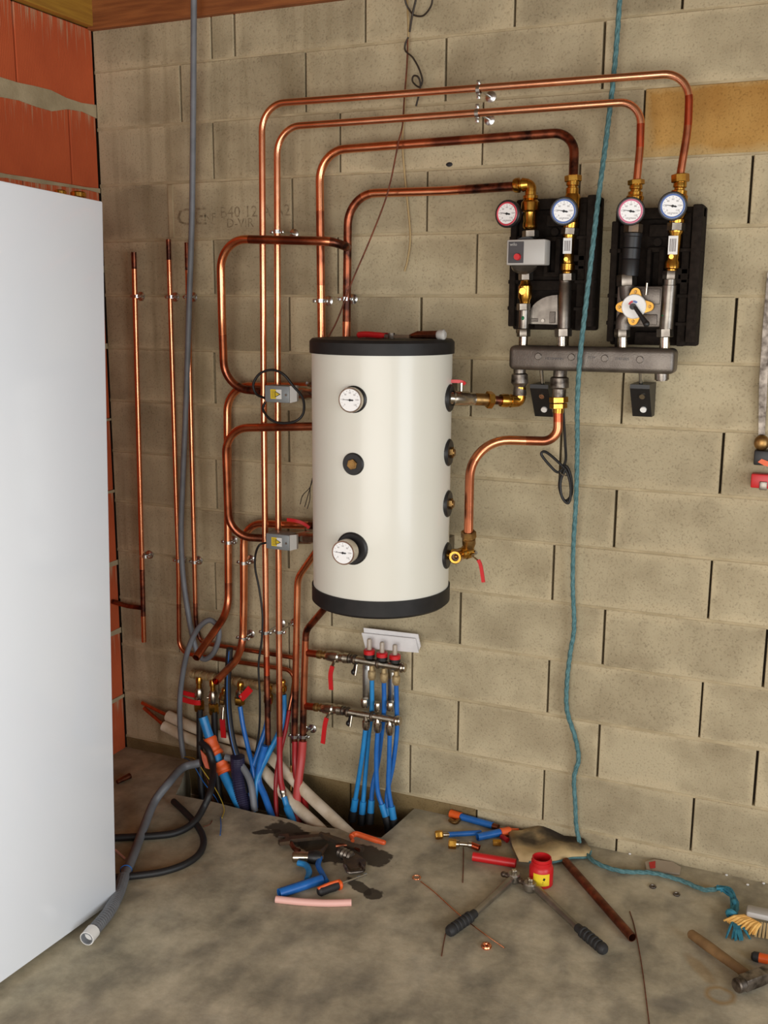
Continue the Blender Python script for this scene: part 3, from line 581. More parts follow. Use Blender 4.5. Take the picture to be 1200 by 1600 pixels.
b = B(); vcol(b, 819, 484, 818, 513, d, [(0, .016), (1, .016)]); o = b.build('steel_tube', 'steel', g1); B().lathe(P(817, 494, .150), P(817, 500, .150), [(0, .003), (.5, .005), (1, .003)], 10).build('paint_mark', 'green', o, 'green paint mark')
B().hexn(P(818, 514, d), P(818, 526, d), .021).build('union_nut', 'steel', g1)
B().cyl(P(818, 524, d), P(817, 546, d), .0145).build('nipple', 'nickel', g1)
# return column
b = B(); b.hexn(P(895.5, 274, d), P(895.5, 284, d), .025); vcol(b, 895, 283, 894, 305, d, [(0, .019), (.3, .019), (.35, .015), (.45, .015), (.5, .019), (1, .019)]); b.build('compression_fitting', 'brass', g1)
b = B(); vcol(b, 895, 303, 891, 356, d, [(0, .020), (.1, .024), (.5, .026), (.6, .024), (.8, .02), (.85, .024), (1, .022)]); b.build('ball_valve', 'brass', g1, 'brass ball valve body')
gauge(g1, 881, 330, .20, .0385, (.18, -1, -.02), 'print_blue', (893, 328, d))
B().hexn(P(891, 356, d), P(890, 367, d), .026).build('union_nut', 'steel', g1)
b = B(); vcol(b, 889, 366, 886, 428, d, [(0, .02), (.1, .019), (.15, .016), (.5, .016), (.55, .018), (.72, .018), (.75, .022), (.9, .022), (.95, .016), (1, .016)]); b.cyl(P(884.5, 405, .15), P(884.3, 405, .158), .006); fm = b.build('flow_valve', 'brass', g1, 'brass valve body with white sticker')
B().box(P(886.5, 384, .152), (.026, .003, .046), bev=.001, seg=1).build('sticker', 'white_plastic', fm); 
b = B(); s0 = P(886.5, 384, .1537)
for i in range(7): b.box(s0 + V((-.008 + i * .0026, 0, 0)), (.0012 if i % 3 else .002, .0004, .030))
b.build('barcode_lines', 'print_grey', fm, smooth=0)
B().hexn(P(886.5, 427, d), P(886.5, 439, d), .024).build('union_nut', 'steel', g1)
b = B(); vcol(b, 883, 438, 881, 513, d, [(0, .017), (.08, .017), (.1, .019), (1, .019)]); b.build('steel_tube', 'steel', g1)
B().hexn(P(880, 513, d), P(880, 526, d), .026).build('union_nut', 'steel', g1)
B().cyl(P(878, 524, d), P(878, 546, d), .0155).build('nipple', 'nickel', g1)
# quarter-round steel bracket between the columns
pts = [P(826, 506, .11), P(871, 507, .11), P(871, 461, .11)] + [P(871 - 45 * math.sin(t_), 461 + 35 * (1 - math.cos(t_)), .11) for t_ in [k * PI / 2 / 8 for k in range(1, 9)]]
b = B(); b.slab(pts, (0, .012, 0)); b.cyl(P(848, 501, .111), P(848, 501, .116), .005); br = b.build('bracket_plate', 'steel', g1, 'cut-out steel bracket plate', smooth=0)
B().box(P(863, 496, .112), (.018, .004, .034), bev=.001, seg=1).build('pocket', 'steel_cast', br); B().box(P(835, 500, .112), (.022, .004, .010), bev=.001, seg=1).build('pocket', 'steel_cast', br)

g2 = thing('mixer_group', P(1015, 545, .1), 'right mixer group with white dial and black lever in black foam shell', 'pump group')
a, c = P(953, 420, .10), P(1094, 420, .10); shell(g2, a.x, c.x, P(1000, 540, .1).z, P(1020, 322, .1).z, 0)
b = B(); b.hexn(P(994, 281, d), P(994, 289, d), .024); vcol(b, 994, 288, 992, 312, d, [(0, .018), (.2, .019), (.3, .019), (.35, .015), (.45, .015), (.5, .021), (.7, .021), (.8, .025), (1, .025)]); b.build('compression_fitting', 'brass', g2)
b = B(); vcol(b, 992, 308, 989, 352, d, [(0, .024), (.6, .024), (1, .02)]); b.build('ball_valve', 'brass', g2, 'brass ball valve body')
gauge(g2, 985.5, 330, .20, .0375, (.18, -1, -.02), 'print_pink', (991, 330, d))
B().hexn(P(990, 350, d), P(989, 364, d), .027).build('union_nut', 'iron_dark', g2)
b = B(); vcol(b, 989, 362, 983, 432, d, [(0, .02), (.04, .028), (.1, .028), (.12, .026), (.35, .026), (.36, .024), (.38, .026), (.6, .026), (.61, .024), (.64, .026), (.98, .026), (1, .02)]); b.build('spacer_tube', 'plastic_black', g2, 'black plastic spacer tube in place of a pump')
B().hexn(P(979, 429, d), P(979, 447, d), .029).build('union_nut', 'steel', g2)
x0, x1, z0, z1 = P(965, 480, .12).x, P(1041, 480, .12).x, P(1000, 511, .12).z, P(1000, 447, .12).z
b = B(); b.box(((x0 + x1) / 2, -.115, (z0 + z1) / 2), (x1 - x0, .05, z1 - z0), bev=.006); b.box(((x0 + x1) / 2 + .02, -.142, z0 + .022), (.06, .008, .03), bev=.002); b.box(((x0 + x1) / 2 + .015, -.142, z1 - .03), (.08, .006, .045), bev=.002)
b.tube(fil([P(979, 446, d), P(980, 462, d), P(992, 480, d)], .02, 5), .022, 16); b.tube(fil([P(973, 515, d), P(974, 500, d), P(990, 481, d)], .02, 5), .022, 16); b.cyl(P(990, 480, .12), P(990.5, 480, .168), .03)
b.build('mixer_body', 'steel_cast', g2, 'grey cast mixing valve body')
mc = P(991, 479, .172); fx = M.Rotation(math.radians(-4), 3, 'Y')
lob = [P(993, 456, .172), P(1015, 479, .172), P(989, 502, .172), P(968, 480, .172)]
b = B(); pts = []
for i, q in enumerate(lob):
    dr = (q - mc).normalized(); sd = dr.cross(V((0, 1, 0)))
    for k in range(7):
        t_ = -1.3 + 2.6 * k / 6; pts.append(q - dr * .002 + (dr * math.cos(t_) - sd * math.sin(t_)) * .0135)
    q2 = lob[(i + 1) % 4]; pts.append(mc + ((q - mc) + (q2 - mc)).normalized() * .030)
cenx = pts
b.slab(pts, (0, .014, 0)); flg = b.build('brass_flange', 'brass_satin', g2, 'four-eared brass flange', smooth=30)
for q in lob: B().cyl(q + V((0, 0, 0)), q + V((0, -.005, 0)), .0048, .004, 14).build('bolt', 'brass_old', flg)
dd = B().lathe(mc, mc + V((0, -.012, 0)), [(0, .035), (.8, .035), (1, .033)], 40).build('mixer_dial', 'white_plastic', g2, 'white mixer dial')
for m_, a0, a1 in (('print_red', 100, 160), ('print_blue', 45, 98)):
    pts = [mc + V((math.cos(math.radians(a_)) * rr, -.0125, math.sin(math.radians(a_)) * rr + .001)) for rr, rg in ((.0165, range(a0, a1 + 1, 10)), (.0105, range(a1, a0 - 1, -10))) for a_ in rg]
    B().slab(pts, (0, -.0005, 0)).build('dial_arc', m_, dd, smooth=0)
q0, q1 = P(990, 477, .192), P(1010, 506, .205)
b = B(); b.cyl(mc + V((0, -.011, 0)), mc + V((0, -.026, 0)), .009); b.tube([q0, q0 + (q1 - q0) * .5, q1], [.0055, .0062, .0085], 10); b.ball(q1, .0095); b.build('lever', 'plastic_black', g2, 'black mixer lever')
B().cyl(P(1011, 442, .16), P(1009, 461, .16), .0035).build('sensor_rod', 'nickel', g2)
B().hexn(P(972, 513, d), P(972, 527, d), .023).build('union_nut', 'steel', g2); B().cyl(P(973, 525, d), P(973, 548, d), .0155).build('nipple', 'nickel', g2)
b = B(); b.hexn(P(1063, 272, d), P(1063, 285, d), .025); vcol(b, 1063, 284, 1060, 312, d, [(0, .018), (.2, .019), (.3, .019), (.35, .015), (.45, .015), (.5, .022), (.7, .022), (.8, .026), (1, .026)]); b.build('compression_fitting', 'brass', g2)
b = B(); vcol(b, 1060, 308, 1057, 350, d, [(0, .026), (.6, .026), (.8, .02), (.85, .023), (1, .022)]); b.build('ball_valve', 'brass', g2, 'brass ball valve body')
gauge(g2, 1051, 322, .20, .0375, (.16, -1, -.02), 'print_blue', (1059, 322, d))
B().hexn(P(1057, 348, d), P(1056, 361, d), .026).build('union_nut', 'steel', g2)
b = B(); vcol(b, 1056, 360, 1049, 424, d, [(0, .022), (.05, .022), (.1, .018), (.5, .018), (.72, .018), (.78, .022), (.92, .022), (.95, .016), (1, .016)]); b.cyl(P(1049, 401, .15), P(1048.8, 401, .158), .0065); fm = b.build('flow_valve', 'brass', g2, 'brass valve body with white sticker')
s0 = P(1051.5, 383, .1535); B().box(s0, (.027, .003, .052), bev=.001, seg=1).build('sticker', 'white_plastic', fm); b = B()
for i in range(7): b.box(s0 + V((-.008 + i * .0026, -.0017, 0)), (.0012 if i % 3 else .002, .0004, .036))
b.build('barcode_lines', 'print_grey', fm, smooth=0)
B().hexn(P(1048, 423, d), P(1047, 437, d), .022).build('union_nut', 'steel', g2)
b = B(); vcol(b, 1047, 436, 1041, 514, d, [(0, .018), (.12, .018), (.13, .0205), (1, .0205)]); o = b.build('steel_tube', 'steel', g2); B().lathe(P(1036.5, 490, .148), P(1036.5, 496, .148), [(0, .003), (.5, .006), (1, .003)], 10).build('paint_mark', 'green', o, 'green paint mark')
B().hexn(P(1039, 513, d), P(1039, 527, d), .024).build('union_nut', 'steel', g2); B().cyl(P(1039, 525, d), P(1038.5, 550, d), .0155).build('nipple', 'nickel', g2)

# ------------------------------------------------------------ distributor bar
a, c = P(800, 559, d), P(1057, 563, d); zc = (P(820, 559, d).z + P(1035, 563, d).z) / 2
man = thing('distributor_bar', ((a.x + c.x) / 2, -d, zc - .04), 'grey cast distributor bar under the two pump groups', 'manifold')
xr = V((1, 0, 0)); bar = B().box(((a.x + c.x) / 2, -d, zc), (c.x - a.x, .082, .074), bev=.016, seg=4).build('bar', 'steel_cast', man)
for u, v in ((841, 557), (893, 558), (945, 560), (1000, 562)): q = P(u, v, d + .041); B().lathe(q, q + V((0, -.004, 0)), [(0, .0105), (.7, .0105), (1, .009)], 20).build('boss', 'steel_cast', bar)
q = P(866, 557.5, d + .0412); q.z = zc; b = text_mesh(B(), 'VIESSMANN', .011, q, xr, VU, .0006); text_mesh(b, '7179', .011, P(924, 559, d + .0412), xr, VU, .0006); text_mesh(b, '7187-005', .011, P(972, 561, d + .0412), xr, VU, .0006); b.build('lettering', 'grey_dark', bar, smooth=0)
b = B(); vcol(b, 812, 574, 812, 618, d, [(0, .019), (.2, .019), (.25, .025), (.55, .027), (.62, .021), (.68, .018), (.9, .021), (1, .02)]); b.build('screw_joint', 'iron_worn', man)
b = B(); vcol(b, 875, 576, 873, 624, d, [(0, .02), (.25, .02), (.3, .028), (.6, .030), (.66, .022), (1, .022)]); b.build('screw_joint', 'iron_worn', man)
B().lathe(P(1034, 577, d), P(1034, 595, d), [(0, .021), (.9, .021), (.92, .017), (1, .017)], 24).build('blind_plug', 'steel', man)
for u, tx in ((848, 'left, half hidden by the brass nut'), (1003, 'right')):
    wd = P(u, 625, .07); t = thing('wall_bracket', (wd.x, 0, P(u, 652, .07).z), 'black angled wall bracket under the distributor bar, %s one' % tx, 'bracket')
    w_ = .058; x0 = wd.x - w_ / 2; zt, zb_ = P(u, 600, .09).z, P(u, 653, .09).z
    b = B(); b.slab([(x0, 0, zt), (x0, 0, zb_), (x0, -.05, zb_), (x0, -.12, zt - .012), (x0, -.12, zt)], (w_, 0, 0)); b.build('bracket_body', 'plastic_black', t, smooth=0)
    fn = V((0, -1, -.55)).normalized()
    for k, m_ in ((.25, 'nickel'), (.72, 'white_plastic')):
        q = V((wd.x + .006, -.12, zt - .012)) + (V((wd.x + .006, -.05, zb_)) - V((wd.x + .006, -.12, zt - .012))) * k
        B().cyl(q, q + fn * .006, .0085 if k < .5 else .0095, seg=18).build('bolt', m_, t)
    q = P(u - 3, 590, d); B().cyl((q.x, -d, zc - .03), (q.x, -.11, zt + .002), .0065).build('stud', 'zinc', t)

# ------------------------------------------------------------ tank connections
def lever(par, pts, r=.006, m_='red_plastic', stem=None, wide=.010):
    pts = [V(q) for q in pts]
    if stem: B().cyl(V(stem[0]), V(stem[1]), .0055, seg=12).build('lever_stem', 'nickel', par)
    path = spl(pts, 6); b = B()
    for a, c in zip(path, path[1:]):
        ax = (c - a); sd = ax.cross(V((0, 1, .0001))).normalized() * wide / 2; th = V((0, .0045, 0))
        if sd.length < 1e-4: sd = V((0, 0, wide / 2))
        b.slab([a - sd, c - sd, c + sd, a + sd], th)
    return b.build('lever', m_, par, 'red valve lever' if 'red' in m_ else None, smooth=0)
zu = zat(side_pt(1), 622); q0 = side_pt(zu); q1 = P(812, 627, d)
t = thing('tank_outlet_valve', q0, 'nickel ball valve and brass fittings between tank top and distributor bar', 'valve'); ax = q1 - q0
pt = lambda f: q0 + ax * f
B().lathe(pt(-.02), pt(.34), [(0, .019), (.15, .019), (.2, .023), (.75, .023), (.8, .020), (1, .020)], 24).build('valve_body', 'nickel', t)
B().lathe(pt(.34), pt(.62), [(0, .017), (.1, .019), (.7, .019), (.72, .016), (1, .016)], 20).build('brass_tail', 'brass_old', t)
B().hexn(pt(.52), pt(.60), .027).build('union_nut', 'brass', t)
B().cyl(pt(.6), pt(.75), .0135).build('copper_stub', 'copper_burnt', t)
B().lathe(pt(.72), pt(.94), [(0, .019), (.2, .021), (.45, .021), (.5, .017), (.6, .017), (.65, .021), (1, .019)], 20).build('compression_fitting', 'brass', t)
B().tube(fil([pt(.9), q1, q1 + V((0, 0, .045))], .02, 6), .0185, 16).build('brass_elbow', 'brass', t)
s0 = pt(.16) + V((0, 0, .02)); s1 = s0 + V((0, 0, .028)); lever(t, [s1 + V((.012, 0, -.004)), s1 + V((0, 0, .003)), s1 + V((-.03, -.01, .004)), s1 + V((-.058, -.02, -.001))], stem=(s0, s1))
pipe(PP([(872, 640, .135), (872, 690, .14), (735, 686, .22), (732, 834, .30)]), .0145, [.11, .12], 'copper S-bend from distributor bar down to the lower right side of the tank', 'copper_heat', [(.30, .62, 'copper'), (.0, .06, 'copper_red')])
t = thing('copper_pipe_union', P(873, 640, d), 'brass union nut under the distributor bar above the copper S-bend', 'fitting')
b = B(); b.hexn(P(873, 620, d), P(873, 629, d), .029); b.build('union_nut', 'brass', t); b = B(); b.hexn(P(872.5, 630, d), P(872.5, 638, d), .027); b.lathe(P(872.5, 637, d), P(872, 645, d), [(0, .018), (1, .017)], 20); b.build('compression_nut', 'brass', t)
zl = zat(side_pt(1), 868); q0 = side_pt(zl)
t = thing('drain_valve', q0, 'brass tee valve with red lever at the lower right of the tank', 'valve')
jc = P(718, 866, .305)
B().lathe(q0 - sn * .01, jc, [(0, .015), (.5, .015), (.55, .018), (1, .018)], 20).build('brass_tail', 'brass', t)
f0 = P(711, 871, .36)
b = B(); b.tube([jc, f0], .0185, 20, hollow=.66); b.lathe(f0, f0 + (jc - f0) * .3, [(0, .0205), (1, .0205)], 20, False); b.build('open_branch', 'brass', t, 'open threaded brass branch facing the room'); B().cyl(f0 + (jc - f0) * .25, f0 + (jc - f0) * .3, .0125, seg=20).build('bore_shade_disc', 'iron_dark', t); B().ball(f0 + (jc - f0) * .3, .008).build('valve_ball', 'brass_old', t)  # dark disc inside the branch paints the shade of its hole
e0 = P(737, 860, .27); b = B(); b.lathe(jc, e0, [(0, .019), (.4, .019), (.45, .0225), (.9, .0225), (1, .018)], 24); b.build('valve_body', 'brass', t)
b = B(); u0, u1 = P(732, 830, .30), P(733, 856, .285); b.hexn(u0, u0 + (u1 - u0) * .4, .024); b.lathe(u0 + (u1 - u0) * .4, u1, [(0, .017), (.1, .021), (.6, .021), (1, .016)], 20); b.build('compression_fitting', 'brass_old', t)
st = P(744, 864, .29); B().cyl(e0, st, .006).build('lever_stem', 'nickel', t); B().tube([st, P(737, 868, .30), P(746, 875, .31)], .003, 8).build('lever_arm', 'nickel', t); lever(t, PP([(747, 875, .31), (751, 885, .31), (755, 910, .31)]), wide=.011)

# ------------------------------------------------------------ grey actuator boxes with their valves
def sticker_box(u0, v0, u1, v1, dd, label, valve, lev):
    a, c = P(u0, v0, dd), P(u1, v1, dd); cx, cz, w_, h_ = (a.x + c.x) / 2, (a.z + c.z) / 2, c.x - a.x, a.z - c.z
    t = thing('actuator_box', (cx, -dd, cz - h_ / 2), label, 'control box', 'grey actuator boxes left of the tank')
    hb = B().box((cx, -dd + .03, cz), (w_, .06, h_), bev=.003).build('housing', 'grey_enamel', t)
    B().slab([(cx + w_ / 2, -dd + .004, cz - h_ / 2), (cx + w_ / 2 + .022, -dd + .014, cz - h_ / 2 + .006), (cx + w_ / 2 + .022, -dd + .014, cz + h_ / 2 + .002), (cx + w_ / 2, -dd + .004, cz + h_ / 2)], (0, .012, 0)).build('side_flange', 'grey_light', t, smooth=0)
    y = -dd - .0006; sx = cx - w_ * .05
    B().box((sx - w_ * .10, y, cz), (w_ * .22, .0008, h_ * .56)).build('yellow_label', 'yellow', hb, smooth=0); B().box((sx + w_ * .13, y, cz), (w_ * .22, .0008, h_ * .56)).build('white_label', 'white_plastic', hb, smooth=0)
    b = B()
    for k in range(5): b.box((sx - w_ * .10, y - .0006, cz + h_ * (.18 - .09 * k)), (w_ * .15, .0004, h_ * .025))
    b.build('label_print', 'grey_dark', hb, smooth=0)
    tr = [(sx - w_ * .02, y - .0008, cz - h_ * .19), (sx + w_ * .21, y - .0008, cz), (sx - w_ * .02, y - .0008, cz + h_ * .19)]
    B().slab(tr, (0, .0004, 0)).build('warning_border', 'print_black', hb, smooth=0); g_ = V((sum(q[0] for q in tr) / 3, y - .0012, cz))
    B().slab([g_ + (V((q[0], y - .0012, q[2])) - g_) * .66 for q in tr], (0, .0003, 0)).build('warning_triangle', 'yellow', hb, 'yellow high-voltage warning triangle', smooth=0)
    z_ = h_ * .03; B().slab([g_ + V((q[0] * z_, -.0004, q[1] * z_)) for q in ((1.6, .3), (.2, .9), (.3, .2), (-1.4, .5), (.1, -.6), (0, 0))], (0, .0002, 0)).build('warning_bolt', 'print_black', hb, smooth=0)
    B().cyl((cx + w_ * .38, -dd, cz - h_ * .02), (cx + w_ * .38, -dd - .003, cz - h_ * .02), .004, seg=12).build('screw', 'zinc', hb)
    p0, p1 = P(*valve[0]), P(*valve[1]); B().lathe(p0, p1, [(0, .017), (.22, .017), (.25, .021), (.34, .021), (.36, .017), (.38, .023), (.55, .023), (.58, .019), (1, .019)], 20).build('valve_body', 'nickel', t); m_ = p0 + (p1 - p0) * .4
    B().cyl(m_, (m_.x, -dd + .058, m_.z), .012).build('valve_neck', 'nickel', t)
    return t
bx1 = sticker_box(413.5, 602, 452, 630, .19, 'upper grey actuator box with warning sticker, a black cable looped around it', ((425, 613, .085), (530, 615, .20)), None)
bx2 = sticker_box(415.5, 833, 452, 861, .19, 'lower grey actuator box with warning sticker, a black cable hanging from its left', ((430, 842, .085), (530, 838, .20)), None)
s1 = P(482, 600, .11); lever(bx1, [s1 + V((-.01, 0, .004)), s1, s1 + V((.02, -.01, .003))], m_='zinc', stem=(P(484, 610, .10), s1))
lever(bx2, PP([(448, 812, .13), (462, 814, .13), (474, 818, .125), (483, 825, .12)]), stem=(P(478, 838, .10), P(478, 822, .12)), wide=.012)
def cable(pts, r, label, m_='rubber_black', name='cable', seg=8, cat='cable', group=None, parent=None): return pipe(pts, r, 0, label, m_, name=name, cat=cat, seg=seg, smooth_path=True, step=.02, group=group, parent=parent)
cable(PP([(413, 622, .16), (400, 615, .20), (396, 600, .21), (406, 584, .21), (425, 578, .21), (443, 585, .21), (458, 603, .20), (473, 622, .20), (474, 645, .21), (462, 658, .22), (440, 661, .22), (422, 655, .22), (411, 640, .21), (414, 628, .20)]), .0045, 'black cable looped twice around the upper grey box')
cable(PP([(416, 848, .17), (405, 852, .19), (399, 868, .17), (399, 890, .16), (405, 920, .15), (410, 960, .15), (409, 1000, .145), (404, 1040, .14), (406, 1090, .13), (405, 1140, .10), (398, 1185, .10)]), .004, 'thin black cable hanging from the lower grey box past the risers')
cable(PP([(886, 540, .085), (884, 580, .09), (880, 630, .09), (883, 690, .07), (884, 718, .05), (878, 735, .045), (874, 760, .04), (882, 782, .045), (893, 772, .05), (892, 745, .05), (884, 728, .05), (872, 738, .045), (858, 726, .045), (846, 710, .045), (852, 706, .045), (868, 718, .05), (886, 738, .055), (892, 765, .055), (888, 786, .055), (878, 776, .055), (876, 752, .055), (884, 732, .055)]), .0045, 'black pump cable tied in a small coil behind the teal rope')
B().torus(P(882, 740, .05), (.3, -.2, 1), .013, .0022, 16, 6).build('cable_tie', 'zinc'); tag(bpy.data.objects['cable_tie'], 'pale twist tie around the coiled pump cable', 'tie')

# ------------------------------------------------------------ brass valve row
br_ = thing('brass_header', P(365, 1075, .06), 'hemp-wrapped brass header carrying the row of small valves near the floor', 'manifold')
h0, h1 = P(295, 1052, .06), P(440, 1078, .05); prof = [(0, .007)]
for k in range(14): prof += [((k + .15) / 14.0, .0165 + .0025 * (k % 2)), ((k + .75) / 14.0, .0165 + .0025 * (k % 2)), ((k + .8) / 14.0, .013)]
B().lathe(h0, h1, [(x * .97 + .02, r) for x, r in prof], 18).build('header_pipe', 'brass_hemp', br_)
def small_valve(u0, v0, u1, v1, dd, label, nut='brass', body='nickel'):
    t = thing('ball_valve', P(u1, v1, dd), label, 'valve', 'small ball valves on the brass header'); a, c = P(u0, v0, dd), P(u1, v1, dd)
    B().lathe(a, a + (c - a) * .35, [(0, .010), (.2, .013), (.5, .013), (.55, .010), (1, .011)], 16).build('nipple', 'brass', t)
    m_ = a + (c - a) * .5; B().lathe(a + (c - a) * .32, a + (c - a) * .72, [(0, .012), (.2, .018), (.8, .018), (1, .013)], 18).build('valve_body', body, t)
    B().hexn(a + (c - a) * .70, c, .021 if nut == 'brass' else .012).build('nut', nut, t); return t, m_
t, m_ = small_valve(311, 1058, 311, 1110, .075, 'first small valve of the header with long red lever, behind grey conduit'); lever(t, [m_ + V((.02, -.025, -.025)), m_ + V((0, -.03, -.026)), m_ + V((-.03, -.03, -.025)), m_ + V((-.06, -.03, -.022))], stem=(m_, m_ + V((0, -.026, -.022))), wide=.020)
t, m_ = small_valve(332, 1062, 334, 1115, .075, 'second small valve of the header, its lever hidden behind the first'); lever(t, [m_ + V((-.06, -.012, -.004)), m_ + V((-.10, -.012, -.003)), m_ + V((-.145, -.012, 0))], wide=.018); B().cyl(m_, m_ + V((-.02, -.012, -.003)), .005).build('lever_stem', 'nickel', t)
t, m_ = small_valve(352, 1075, 347, 1100, .10, 'blank brass valve of the header with hanging red lever', 'brass_old', 'brass_old'); lever(t, PP([(347, 1124, .11), (348, 1140, .11), (349, 1153, .11)]), wide=.022, stem=(P(349, 1105, .10), P(348, 1124, .112)))
t, m_ = small_valve(376, 1066, 374, 1100, .08, 'small valve of the header with slanted red lever above a blue hose', 'brass'); lever(t, PP([(391, 1076, .12), (384, 1084, .12), (376, 1092, .12)]), wide=.026, stem=(m_, P(378, 1088, .118)))
t, m_ = small_valve(420, 1070, 419, 1112, .07, 'small brass valve between the two copper risers', 'brass_old', 'brass'); lever(t, PP([(420, 1090, .10), (421, 1100, .10)]), m_='red_dark', wide=.014)
t, m_ = small_valve(441, 1062, 441, 1088, .06, 'rightmost small brass valve of the header, right of the risers', 'brass_old', 'brass')

# ------------------------------------------------------------ floor-heating manifolds
def fh_manifold(label, stub, bar, lev, meters, conns, knobs, cock):
    a, c = P(*bar[0]), P(*bar[1]); t = thing('heating_manifold', P(bar[0][0], bar[0][1] + 8, bar[0][2]), label, 'manifold', 'floor-heating manifolds under the tank')
    s0, s1 = P(*stub[0]), P(*stub[1]); L = lambda f: s0 + (s1 - s0) * f
    B().tube([L(0), L(.3)], .0135, 16).build('copper_stub', 'copper_red', t); B().lathe(L(.25), L(.5), [(0, .016), (.3, .016), (.35, .012), (.6, .012), (.65, .016), (1, .015)], 18).build('compression_fitting', 'brass_old', t)
    B().lathe(L(.45), L(1.), [(0, .014), (.1, .019), (.3, .021), (.55, .021), (.6, .016), (.75, .016), (.8, .020), (1, .018)], 20).build('valve_body', 'nickel', t)
    B().lathe(s1, a, [(0, .013), (.2, .017), (.45, .017), (.5, .013), (1, .015)], 18).build('adapter', 'steel', t)
    prof = [(0, .0135), (.98, .0135), (.985, .017), (1, .014)]; B().lathe(a, c, prof, 20).build('manifold_bar', 'nickel', t)
    for k in (.03, .48, .93): q = a + (c - a) * k; B().lathe(q - (c - a) * .025, q + (c - a) * .025, [(0, .017), (.3, .019), (.7, .019), (1, .017)], 18).build('bar_collar', 'nickel' if k > .9 else 'iron_dark', t)
    for (u, v0, v1, dd) in meters:
        q0, q1 = P(u, v1, dd), P(u, v0, dd); m_ = B().lathe(q0, q0 + (q1 - q0) * .25, [(0, .017), (.2, .020), (1, .020)], 18).build('flow_meter', 'plastic_black', t, 'flow meter with red ring and clear tube')
        B().lathe(q0 + (q1 - q0) * .22, q0 + (q1 - q0) * .45, [(0, .0205), (.8, .0205), (1, .017)], 18).build('red_ring', 'red_plastic', m_); B().lathe(q0 + (q1 - q0) * .42, q1, [(0, .0085), (.9, .0085), (1, .006)], 14).build('sight_tube', 'clear_film', m_); B().cyl(q0 + (q1 - q0) * .42, q0 + (q1 - q0) * .85, .003).build('float_pin', 'red_dark', m_)
    for (u, v, dd, r) in knobs: q = P(u, v, dd); B().lathe(q - V((0, 0, .016)), q + V((0, 0, .016)), [(0, r * .85), (.2, r), (.9, r), (1, r * .85)], 18).build('valve_cap', 'nickel', t)
    for (u, v0, v1, dd) in conns:
        q0, q1 = P(u, v0, dd), P(u, v1, dd); B().lathe(q0, q1, [(0, .009), (.3, .010), (.4, .0145), (.8, .0145), (1, .010)], 14).build('hose_connector', 'brass_hemp' if meters else 'nickel', t)
    lever(t, PP(lev), wide=.0165, stem=(L(.7), P(*lev[0])))
    q = P(*cock); b = B(); b.cyl(q + V((0, .02, .03)), q, .006).ball(q, .011); b.build('drain_cock', 'plastic_black', t); B().cyl(q + V((.012, 0, .03)), q + V((.010, -.01, -.008)), .004).build('drain_stem', 'nickel', t)
    return t
up = fh_manifold('upper floor-heating manifold with three red-ringed flow meters', ((481, 1020, .075), (545, 1029, .08)), ((552, 1030, .08), (634, 1044, .08)), [(519, 1041, .11), (516, 1055, .11), (517, 1078, .11)],
            [(577, 998, 1028, .085), (597, 1003, 1032, .085), (617, 1007, 1035, .085)], [(581, 1040, 1062, .075), (600, 1044, 1066, .075), (619, 1048, 1070, .075)], [], (553, 1050, .10))
lo = fh_manifold('lower floor-heating manifold with three chrome caps', ((478, 1103, .075), (535, 1110, .09)), ((541, 1112, .095), (626, 1127, .095)), [(510, 1122, .12), (507, 1135, .12), (504, 1162, .12)],
            [], [(572, 1118, 1140, .10), (590, 1121, 1144, .10), (609, 1125, 1148, .10)], [(570, 1098, .085, .014), (590, 1104, .085, .012), (610, 1103, .085, .014)], (545, 1130, .12))
for u0, v0, u1, v1, tx in ((573, 1040, 571, 1095, 'left'), (612, 1050, 610, 1102, 'right')):
    a, c = P(u0, v0, .045), P(u1, v1, .045); o = B().box((a + c) / 2, (.026, .005, (a - c).length), bev=.001).box(a + V((0, .02, .01)), (.026, .05, .02)).box(c + V((0, .02, -.01)), (.026, .05, .02)).build('mounting_rail', 'zinc'); tag(o, 'grey steel rail joining the two floor-heating manifolds, %s of the pair' % tx, 'rail', 'manifold rails')
tubes = [([(571, 1138, .10), (566, 1180, .10), (559, 1225, .09), (554, 1256, .09)], 'blue_pex_pale', 'front blue heating tube at the left end of the bunch'), ([(581, 1060, .075), (581, 1110, .07), (576, 1150, .07), (571, 1210, .07), (567, 1260, .08)], 'blue_pex_pale', 'blue heating tube behind the leftmost one, from the upper manifold'),
         ([(590, 1143, .10), (588, 1185, .10), (590, 1235, .10), (599, 1264, .10)], 'blue_pex', 'front blue heating tube from the middle of the lower manifold'), ([(600, 1064, .075), (600, 1110, .07), (596, 1150, .06), (590, 1195, .06), (583, 1225, .07), (580, 1258, .08)], 'blue_pex', 'blue heating tube crossing behind the middle, from the upper manifold'),
         ([(609, 1147, .10), (608, 1190, .10), (607, 1230, .10), (613, 1268, .10)], 'blue_pex', 'front blue heating tube at the right end of the lower manifold'), ([(619, 1068, .075), (620, 1110, .07), (620, 1145, .065), (614, 1195, .07), (605, 1240, .08), (606, 1270, .09)], 'blue_pex', 'rightmost blue heating tube, from the upper manifold')]
for pts, m_, lb in tubes:
    o = cable(PP(pts), .0085, lb, m_, 'heating_tube', 12, 'tube', 'blue tubes of the floor heating'); e = P(*pts[-1]); dr = (e - P(*pts[-2])).normalized()
    B().tube([e - dr * .02, e + dr * .03], .0125, 14).build('sleeve', 'blue_pex_pale', o); B().tube([e + dr * .028, e + dr * .07], .0155, 14).build('ground_sleeve', 'rubber_black', o)
